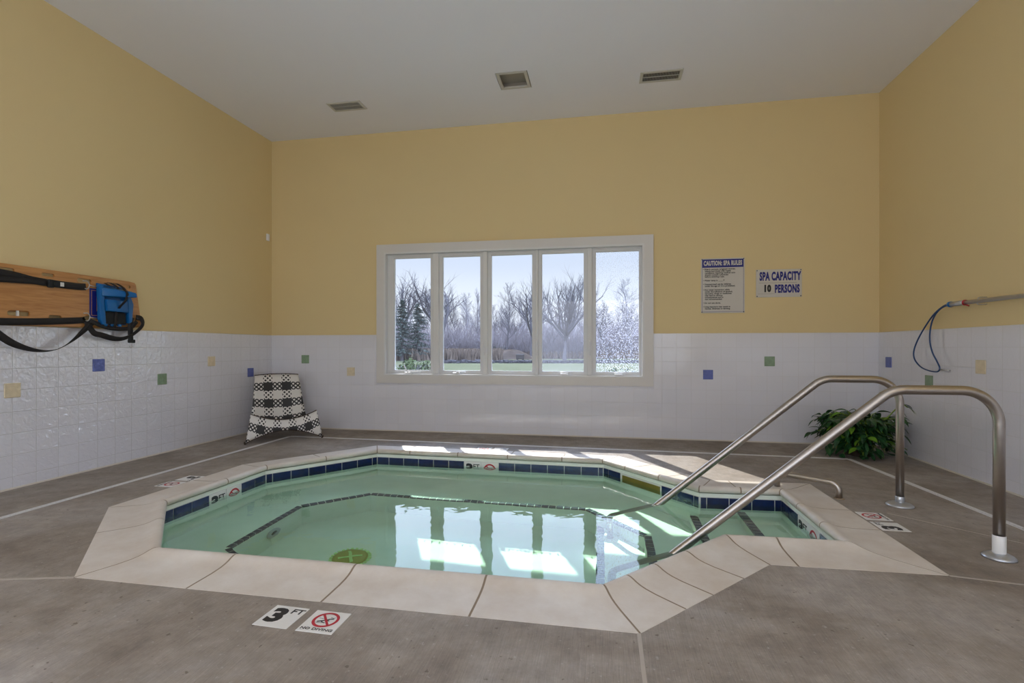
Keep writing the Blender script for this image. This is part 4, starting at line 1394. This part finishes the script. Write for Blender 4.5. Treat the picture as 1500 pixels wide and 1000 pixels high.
XMAX = XR - 2.47 - .02; YMAX = YB - 5.50 - .02
for k in range(150):
    az = rnd.uniform(0, 2 * pi); reach = rnd.uniform(.08, .36); hh = rnd.uniform(.08, .44) - .40 * max(0, reach - .20)
    hh = max(hh, .05)
    tip = Vector((reach * cos(az) * 1.15, reach * sin(az) * .85, hh))
    base = Vector((.05 * cos(az), .05 * sin(az), .16))
    mid = base.lerp(tip, .5) + Vector((0, 0, .08))
    sweep(bs, spline([base, mid, tip], 4), .0035, 5)
    for q in range(6):
        f_ = .50 + .5 * q / 5
        pos = (mid.lerp(tip, (f_ - .5) * 2)) if f_ > .5 else mid
        la = az + rnd.uniform(-1.5, 1.5)
        dr_ = Vector((cos(la), sin(la), rnd.uniform(-.25, .6)))
        ln = rnd.uniform(.09, .16)
        e_ = pos + dr_.normalized() * ln
        if e_.x > XMAX or e_.y > YMAX or pos.x > XMAX or pos.y > YMAX: continue
        leaf(bp_ if rnd.random() < .04 else bl, pos, dr_, ln, rnd.uniform(.032, .056), rnd.uniform(.08, .30), rnd.uniform(-.6, .6))
for k in range(22):      # leaves trailing on the deck
    az = rnd.uniform(pi * .9, 2 * pi + .3); reach = rnd.uniform(.14, .36)
    pos = Vector((reach * cos(az) * 1.1, reach * sin(az) * .7, rnd.uniform(.03, .14)))
    dr_ = Vector((cos(az), sin(az), -.3)); ln = rnd.uniform(.08, .14)
    if (pos + dr_ * ln).x > XMAX: continue
    sweep(bs, spline([Vector((.08 * cos(az), .08 * sin(az), .17)), Vector((pos.x * .6, pos.y * .6, .17)), pos], 4), .003, 5)
    leaf(bl, pos, dr_, ln, rnd.uniform(.03, .05), .15, rnd.uniform(-.5, .5))
# one long pale shoot reaching up to the right
shoot = spline([(.02, -.02, .2), (.05, -.05, .34), (.17, -.09, .36), (.25, -.11, .45), (.31, -.12, .52), (.365, -.12, .49)], 6)
sweep(bs, shoot, .006, 6)
for k, f_ in ((16, .05), (20, -.05), (24, .06), (27, -.06)):
    leaf(bl, shoot[k], Vector((.8, -.3 + f_ * 6, -.15 + f_ * 4)), .11, .035, .16)
leaf(bp_, shoot[-1], Vector((.7, -.3, -.3)), .09, .03, .15)
for k in range(6):
    az = rnd.uniform(pi, 2 * pi); leaf(bp_, Vector((.12 * cos(az) - .08, .12 * sin(az) - .05, .30)), Vector((cos(az), sin(az), .25)), .15, .055, .2)
obj('foliage', bl, M_LEAF, plant, smooth=True)
obj('pale_foliage', bp_, M_LEAFY, plant, smooth=True)['label'] = 'bright yellow green leaves'
obj('stems', bs, M_STEMG, plant, smooth=True)

# ------------------------------------------------------------------ outdoors
GZ = -.16
bm = bm_new(); box(bm, (-140, YB + TH + .01, GZ - .5), (120, 220, GZ))
tag(obj('lawn', bm, M_LAWN), 'green lawn running from the building to the woods', 'lawn', kind='structure')


def mound(name, center, rx, ry, hgt, m, label, cat, seed=1, rough=.12, kind=None, group=None):
    rr = random.Random(seed); bm = bm_new()
    nu, nv = 40, 12
    ph = [rr.uniform(0, 6.28) for _ in range(6)]
    grid = []
    for j in range(nv + 1):
        v = j / nv; row = []
        for i in range(nu):
            a = 2 * pi * i / nu
            wob = 1 + rough * (sin(3 * a + ph[0]) + .6 * sin(7 * a + ph[1]))
            hz = hgt * (cos(pi * v) * .5 + .5) * (1 + rough * 2 * sin(5 * a + ph[2] + 4 * v) * v)
            row.append(bm.verts.new((rx * v * wob * cos(a), ry * v * wob * sin(a), hz - .01)))
        grid.append(row)
    for j in range(1, nv):
        for i in range(nu): bm.faces.new((grid[j][i], grid[j + 1][i], grid[j + 1][(i + 1) % nu], grid[j][(i + 1) % nu]))
    for i in range(nu): bm.faces.new((grid[0][0], grid[1][i], grid[1][(i + 1) % nu]))
    for v in list(bm.verts):
        if not v.link_faces: bm.verts.remove(v)
    o = obj(name, bm, m, smooth=True, loc=center)
    return tag(o, label, cat, group, kind)


def ground_at(px, d):
    p = at(px, 509, d=d); return Vector((p.x, p.y, GZ))


mound('dirt_mound', ground_at(748, 54), 3.4, 2.0, 1.05, M_DIRT, 'low bare brown dirt mound seen through the middle pane', 'mound', 3)
# strip of dry grass before the woods and a gravel strip on the lawn
def tufts(name, x0, x1, d0, d1, cnt, h, m, label, cat, seed, wd=.03):
    rr = random.Random(seed); bm = bm_new()
    for k in range(cnt):
        p = ground_at(rr.uniform(x0, x1), rr.uniform(d0, d1))
        a = rr.uniform(0, pi); hh = h * rr.uniform(.5, 1.2)
        u = Vector((cos(a), sin(a), 0)) * wd * rr.uniform(.6, 1.6)
        tip = p + Vector((rr.uniform(-.25, .25), rr.uniform(-.2, .2), 1)) * hh
        bm.faces.new([bm.verts.new(q) for q in (p - u, p + u, tip + u * .3, tip - u * .3)])
    return tag(obj(name, bm, m), label, cat, kind='stuff')


bm = bm_new()
tufts('dry_grass', 560, 735, 47, 56, 5200, 1.0, M_HAY, 'belt of tan dry grass along the edge of the woods', 'grass', 4, .09)
tufts('dry_meadow', 735, 1010, 55, 62, 3000, .75, M_HAY, 'thin tan weeds below the trees on the right', 'grass', 5, .08)
rr = random.Random(9); bm = bm_new()
for k in range(900):
    p = ground_at(rr.uniform(640, 990), rr.uniform(39.5, 43.5)); s = rr.uniform(.08, .26)
    mt = Matrix.Translation(p + Vector((0, 0, s * .25))) @ Matrix.Rotation(rr.uniform(0, 6), 4, 'Z') @ Matrix.Rotation(rr.uniform(-.4, .4), 4, 'X')
    box(bm, (-s, -s * .7, -s * .4), (s, s * .7, s * .4), mt)
tag(obj('gravel_strip', bm, M_ROCK), 'strip of grey rubble lying across the lawn', 'gravel', kind='stuff')
# small dark slatted box on the lawn
t = thing('utility_box', 'small dark box standing on the lawn before the dirt mound', 'box', ground_at(762, 46))
bm = bm_new(); box(bm, (-.36, -.2, .18), (.36, .2, .62)); bevel_all(bm, .02, 1); obj('box_body', bm, M_SCREW, t)
for s in (-.26, .26):
    bm = bm_new(); box(bm, (s - .05, -.1, 0), (s + .05, .1, .18)); obj('box_leg', bm, M_SCREW, t)


def bush(label, px, d, rx, ry, hgt, cnt, seed, m=None, ls=.06):
    rr = random.Random(seed); bm = bm_new(); bs_ = bm_new()
    for k in range(cnt):
        a = rr.uniform(0, 2 * pi); e = rr.uniform(0, 1); r_ = rr.uniform(.55, 1)
        p = Vector((rx * cos(a) * math.sqrt(1 - e * e) * r_, ry * sin(a) * math.sqrt(1 - e * e) * r_, .08 + hgt * e * r_ * (.8 + .3 * sin(3 * a + seed))))
        u = Vector((rr.gauss(0, 1), rr.gauss(0, 1), rr.gauss(0, 1))).normalized() * ls * rr.uniform(.6, 1.3)
        v = u.cross(Vector((rr.gauss(0, 1), rr.gauss(0, 1), rr.gauss(0, 1)))).normalized() * ls * .5
        bm.faces.new([bm.verts.new(q) for q in (p - u, p + v, p + u, p - v)])
    for k in range(40):
        a = rr.uniform(0, 2 * pi); q = rr.uniform(.3, .9)
        sweep(bs_, [(0.05 * cos(a), .05 * sin(a), 0), (rx * q * cos(a) * .5, ry * q * sin(a) * .5, hgt * .4), (rx * q * cos(a), ry * q * sin(a), hgt * .8)], [.015, .01, .005], 4)
    t = thing('shrub', label, 'shrub', ground_at(px, d))
    obj('foliage', bm, m or M_BUSH, t); obj('branches', bs_, M_BARK_PALE, t)
    return t


bush('rounded green shrub close outside the leftmost pane', 606, 17, .85, .6, .80, 2600, 1)
bush('low green shrub close outside the spattered right pane', 905, 14, 1.0, .6, .52, 2600, 2)
bush('yellow green bush at the foot of the woods in the middle pane', 728, 57, 1.6, .8, 1.5, 900, 3, M_BUSH, .12)


# bare trees --------------------------------------------------------------
def tree_mesh(seed, kind):
    """unit-height bare tree; returns trunk and branch meshes"""
    rr = random.Random(seed)
    bt, bb = bm_new(), bm_new()
    H = 10.0

    def grow(p, d, length, r, level, bmx):
        segs = 5 if level == 0 else (4 if level == 1 else 3)
        pts = [p.copy()]; dd = d.copy(); rs = [r]
        for s in range(segs):
            wob = .10 if level == 0 else .20
            dd = (dd + Vector((rr.gauss(0, wob), rr.gauss(0, wob), rr.gauss(0, wob * .5) + (.10 if level else .04)))).normalized()
            pts.append(pts[-1] + dd * (length / segs)); rs.append(r * (1 - .72 * (s + 1) / segs))
        sweep(bmx, pts, rs, (7, 5, 4, 3, 3)[min(level, 4)], False)
        return pts, rs, dd

    def branch(p, d, length, r, level, maxl):
        pts, rs, dd = grow(p, d, length, r, level, bb)
        if level >= maxl: return
        k = {1: 9, 2: 8, 3: 5}[level]
        for q in range(k):
            f_ = .25 + .75 * (q + rr.uniform(0, .8)) / k
            f_ = min(f_, .98)
            idx = f_ * (len(pts) - 1); i0 = int(idx)
            pp = pts[i0].lerp(pts[min(i0 + 1, len(pts) - 1)], idx - i0)
            loc = (pts[min(i0 + 1, len(pts) - 1)] - pts[i0]).normalized()
            perp = loc.orthogonal().normalized(); perp = Matrix.Rotation(rr.uniform(0, 2 * pi), 3, loc) @ perp
            spread = rr.uniform(.45, .85)
            nd = (loc + perp * spread + Vector((0, 0, .15))).normalized()
            branch(pp, nd, length * rr.uniform(.38, .6) * (1.1 - .4 * f_), max(.006, rs[i0] * .5), level + 1, maxl)

    if kind == 'spread':       # short trunk fanning into many long limbs
        th_, limbs, r0 = .27, 13, .22
    elif kind == 'fork':
        th_, limbs, r0 = .30, 7, .18
    else:
        th_, limbs, r0 = .80, 20, .115
    d0 = Vector((rr.gauss(0, .03), rr.gauss(0, .03), 1)).normalized()
    if kind == 'tall':
        pts, rs, dd = grow(Vector((0, 0, -.1)), d0, H * .97, r0, 0, bt)
        for q in range(limbs):
            f_ = .28 + .70 * q / limbs
            idx = f_ * (len(pts) - 1); i0 = int(idx); pp = pts[i0].lerp(pts[i0 + 1], idx - i0)
            a = rr.uniform(0, 2 * pi)
            nd = Vector((cos(a) * .62, sin(a) * .62, rr.uniform(.7, 1.2))).normalized()
            branch(pp, nd, H * rr.uniform(.24, .36) * (1.15 - .75 * f_), rs[i0] * .45, 1, 3)
    else:
        pts, rs, dd = grow(Vector((0, 0, -.1)), d0, H * th_, r0, 0, bt)
        rs_top = .15
        for q in range(limbs):
            a = 2 * pi * q / limbs + rr.uniform(-.3, .3)
            lean = rr.uniform(.18, .85) if kind == 'spread' else rr.uniform(.25, .6)
            nd = Vector((cos(a) * lean, sin(a) * lean, 1)).normalized()
            st_ = pts[-1] if q % 2 == 0 else pts[-2].lerp(pts[-1], rr.uniform(.0, 1))
            branch(st_, nd, H * (1 - th_) * rr.uniform(.62, .82), rs_top * rr.uniform(.55, .95), 1, 3)
    ms = []
    for nm, b_ in (('trunk', bt), ('branches', bb)):
        for f_ in b_.faces: f_.smooth = True
        me = bpy.data.meshes.new('tree_' + nm); b_.to_mesh(me); b_.free(); ms.append(me)
    zmax = max(max(v.co.z for v in me.vertices) for me in ms)
    for me in ms: me.transform(Matrix.Scale(10.0 / zmax, 4)); me.materials.append(M_BARK if kind != 'tall' or seed % 2 else M_BARK_PALE)
    return ms


TM = {'tall': [tree_mesh(s, 'tall') for s in (1, 2, 3, 4)], 'fork': [tree_mesh(s, 'fork') for s in (11, 12)], 'spread': [tree_mesh(21, 'spread')]}


def tree(kind, var, px, ytop, d, label, group=None, rz=0., wide=1.):
    p = ground_at(px, d)
    hgt = (509.16 - ytop) / F_PX * d + CAM_H - GZ
    t = thing('bare_tree', label, 'tree', p, rz, group)
    t.scale = (hgt / 10 * wide, hgt / 10 * wide, hgt / 10)
    for nm, me in zip(('trunk', 'branches'), TM[kind][var]):
        o = bpy.data.objects.new(nm, me); COL.objects.link(o); o.parent = t
    return t


tree('fork', 0, 590, 390, 52, 'tall bare tree rising behind the evergreens in the leftmost pane', rz=.4, wide=1.0)
tree('fork', 1, 644, 396, 50, 'bare forked tree standing behind the first mullion from the left', rz=2.1, wide=1.25)
tree('tall', 0, 742, 412, 56, 'slender bare tree in the left half of the middle pane', rz=.3)
tree('fork', 0, 779, 402, 54, 'bare tree leaning in at the right edge of the middle pane', rz=3.4, wide=1.1)
tree('spread', 0, 827, 391, 50, 'broad fan shaped bare tree filling the fourth pane', rz=.9, wide=1.15)
tree('tall', 2, 890, 404, 54, 'tall bare tree at the left of the spattered pane', rz=1.5, wide=1.3)
tree('tall', 3, 924, 408, 56, 'tall bare tree at the right of the spattered pane', rz=2.5, wide=1.3)
rr = random.Random(33)
G2 = 'bare trees massed along the woods'
TOP = lambda px: 432 if px < 640 else (426 if px < 705 else (440 if px < 730 else (425 if px < 800 else 430)))
k = 0
px = 470.
while px < 1050:
    tree('tall', rr.randrange(4), px, TOP(px) + rr.uniform(-6, 26), rr.uniform(60, 82), 'slim grey bare tree among the many massed along the woods', G2, rr.uniform(0, 6.28), rr.uniform(.8, 1.25))
    px += rr.uniform(6, 10.5)
for q in range(22):
    px = rr.uniform(480, 1040)
    tree('fork', q % 2, px, rr.uniform(455, 480), rr.uniform(58, 70), 'slim grey bare tree among the many massed along the woods', G2, rr.uniform(0, 6.28), rr.uniform(.9, 1.3))

# brush at the foot of the woods
def thicket(name, x0, x1, d0, d1, cnt, h, m, label, seed):
    rr = random.Random(seed); bm = bm_new()
    for k in range(cnt):
        p = ground_at(rr.uniform(x0, x1), rr.uniform(d0, d1)); hh = h * rr.uniform(.35, 1.15)
        w_ = rr.uniform(.012, .03)
        for q in range(4):
            tip = p + Vector((rr.gauss(0, .22), rr.gauss(0, .22), rr.uniform(.55, 1))) * hh
            mid = p.lerp(tip, .5) + Vector((rr.gauss(0, .1), rr.gauss(0, .1), .05)) * hh
            sweep(bm, [p, mid, tip], [w_, w_ * .8, w_ * .4], 3, False)
    return tag(obj(name, bm, m), label, 'brush', kind='stuff')


thicket('brush_thicket', 470, 735, 56, 66, 2200, 4.2, M_BRUSH, 'mauve leafless brush under the trees on the left', 41)
thicket('brush_thicket', 735, 1060, 57, 68, 2700, 4.6, M_BRUSH, 'mauve leafless brush under the trees on the right', 42)


def evergreen(px, ytop, d, label, seed, wd):
    rr = random.Random(seed); p = ground_at(px, d)
    H = (509.16 - ytop) / F_PX * d + CAM_H - GZ
    t = thing('evergreen_tree', label, 'tree', p)
    bm = bm_new(); sweep(bm, [(0, 0, -.1), (0, 0, H * .5), (0, 0, H)], [.16, .1, .02], 8, False); obj('trunk', bm, M_BARK, t)
    bm = bm_new()
    for k in range(150):
        f_ = (k + rr.random()) / 150
        z = H * (.10 + .88 * f_); a = rr.uniform(0, 2 * pi); Lb = wd * (1 - f_) ** .85 * rr.uniform(.65, 1.15) + .12
        dr_ = Vector((cos(a), sin(a), -.12))
        for q in range(10):
            c = Vector((0, 0, z)) + dr_ * Lb * (q + 1) / 10
            s = .17 * (1.25 - q / 14)
            for w_ in range(3):
                u = Vector((rr.gauss(0, 1), rr.gauss(0, 1), rr.gauss(0, .6))).normalized() * s
                v = u.cross(Vector((rr.gauss(0, 1), rr.gauss(0, 1), 1))).normalized() * s * .33
                bm.faces.new([bm.verts.new(x) for x in (c - u * .3 - v, c + u, c - u * .3 + v)])
    obj('needles', bm, M_NEEDLE, t)


evergreen(589, 438, 47, 'dark evergreen nearest the left frame in the leftmost pane', 51, 1.9)
evergreen(612, 443, 48, 'dark pointed evergreen in the middle of the leftmost pane', 52, 2.1)

# ------------------------------------------------------------------ light
w = bpy.data.worlds.new('sky'); SC.world = w; w.use_nodes = True
nt = w.node_tree; L = nt.links.new
bg = nt.nodes['Background']
tc = N(nt, 'ShaderNodeTexCoord'); sp = N(nt, 'ShaderNodeSeparateXYZ'); L(tc.outputs['Generated'], sp.inputs[0])
ramp = N(nt, 'ShaderNodeValToRGB'); L(sp.outputs['Z'], ramp.inputs[0])
e = ramp.color_ramp.elements
e[0].position = 0; e[0].color = (.84, .87, .94, 1)
e[1].position = 1; e[1].color = (.30, .45, .80, 1)
for pos, c in ((.09, (.80, .86, .96)), (.19, (.66, .76, .95)), (.30, (.68, .79, 1.0)), (.6, (.5, .66, 1.0))):
    k = ramp.color_ramp.elements.new(pos); k.color = (*c, 1)
L(ramp.outputs['Color'], bg.inputs['Color'])
st = N(nt, 'ShaderNodeFloatCurve')
mp = st.mapping.curves[0]
pts_ = [(0, .085), (.10, .085), (.20, .09), (.30, .35), (.46, .41), (.58, 1.0), (.80, 1.0), (1, .5)]
mp.points[0].location = pts_[0]; mp.points[1].location = pts_[-1]
for p_ in pts_[1:-1]: mp.points.new(*p_)
st.mapping.update()
L(sp.outputs['Z'], st.inputs['Value'])
ml = N(nt, 'ShaderNodeMath', operation='MULTIPLY'); L(st.outputs[0], ml.inputs[0]); ml.inputs[1].default_value = 13
L(ml.outputs[0], bg.inputs['Strength'])

sun = bpy.data.lights.new('sun', 'SUN'); sun.energy = 8; sun.angle = radians(.5); sun.color = (1, .96, .90)
so = bpy.data.objects.new('sun', sun); COL.objects.link(so)
so.rotation_euler = Vector((.60, -1.19, -1)).to_track_quat('-Z', 'Y').to_euler()
sun.cycles.is_caustics_light = True
water.cycles.is_caustics_caster = True
for o in (basin, *[c for c in spa.children if 'edge_tiles' in c.name or 'drain' in c.name]): o.cycles.is_caustics_receiver = True


def area(name, loc, target, sx, sy, power, col=(1, 1, 1)):
    l = bpy.data.lights.new(name, 'AREA'); l.shape = 'RECTANGLE'; l.size = sx; l.size_y = sy; l.energy = power; l.color = col
    o = bpy.data.objects.new(name, l); COL.objects.link(o); o.location = loc
    o.rotation_euler = (Vector(target) - Vector(loc)).to_track_quat('-Z', 'Y').to_euler()
    return o


# added unseen fill lamps: daylight fill in the rear opening, two along side walls
area('daylight_fill', ((FX0 + FX1) / 2, YF - .2, 1.75), ((FX0 + FX1) / 2, 5, 1.75), FX1 - FX0, FZ1 - FZ0, 20, (.93, .96, 1))
for sx_, x_, pw_ in ((1, XL + .16, 185), (-1, XR - .16, 135)):
    area('side_fill_lamp', (x_, -.9, 2.45), (x_ + sx_ * 1.0, -1.35, 3.30), .22, 4.6, pw_, (.94, .965, 1))
pt = bpy.data.lights.new('window_portal', 'AREA'); pt.shape = 'RECTANGLE'; pt.size = WX1 - WX0; pt.size_y = WZ1 - WZ0; pt.cycles.is_portal = True
po = bpy.data.objects.new('window_portal', pt); COL.objects.link(po); po.location = ((WX0 + WX1) / 2, YB + TH + .01, (WZ0 + WZ1) / 2)
po.rotation_euler = (radians(-90), 0, 0)

# ------------------------------------------------------------------ camera
cam = bpy.data.cameras.new('camera'); cam.sensor_width = 36; cam.lens = F_PX / 1500 * 36
cam.shift_y = (509.16 - 500) / 1500
cam.clip_end = 500
co = bpy.data.objects.new('camera', cam); COL.objects.link(co)
co.location = (0, 0, CAM_H); co.rotation_euler = (radians(90), 0, YAW)
SC.camera = co

SC.view_settings.view_transform = 'Standard'
SC.view_settings.look = 'None'
SC.view_settings.exposure = .16
SC.view_settings.gamma = 1
SC.view_settings.use_curve_mapping = False
cy = SC.cycles
cy.use_denoising = True
cy.max_bounces = 12; cy.diffuse_bounces = 5; cy.glossy_bounces = 5; cy.transmission_bounces = 8; cy.transparent_max_bounces = 16
cy.sample_clamp_indirect = 6
cy.caustics_refractive = True; cy.caustics_reflective = True
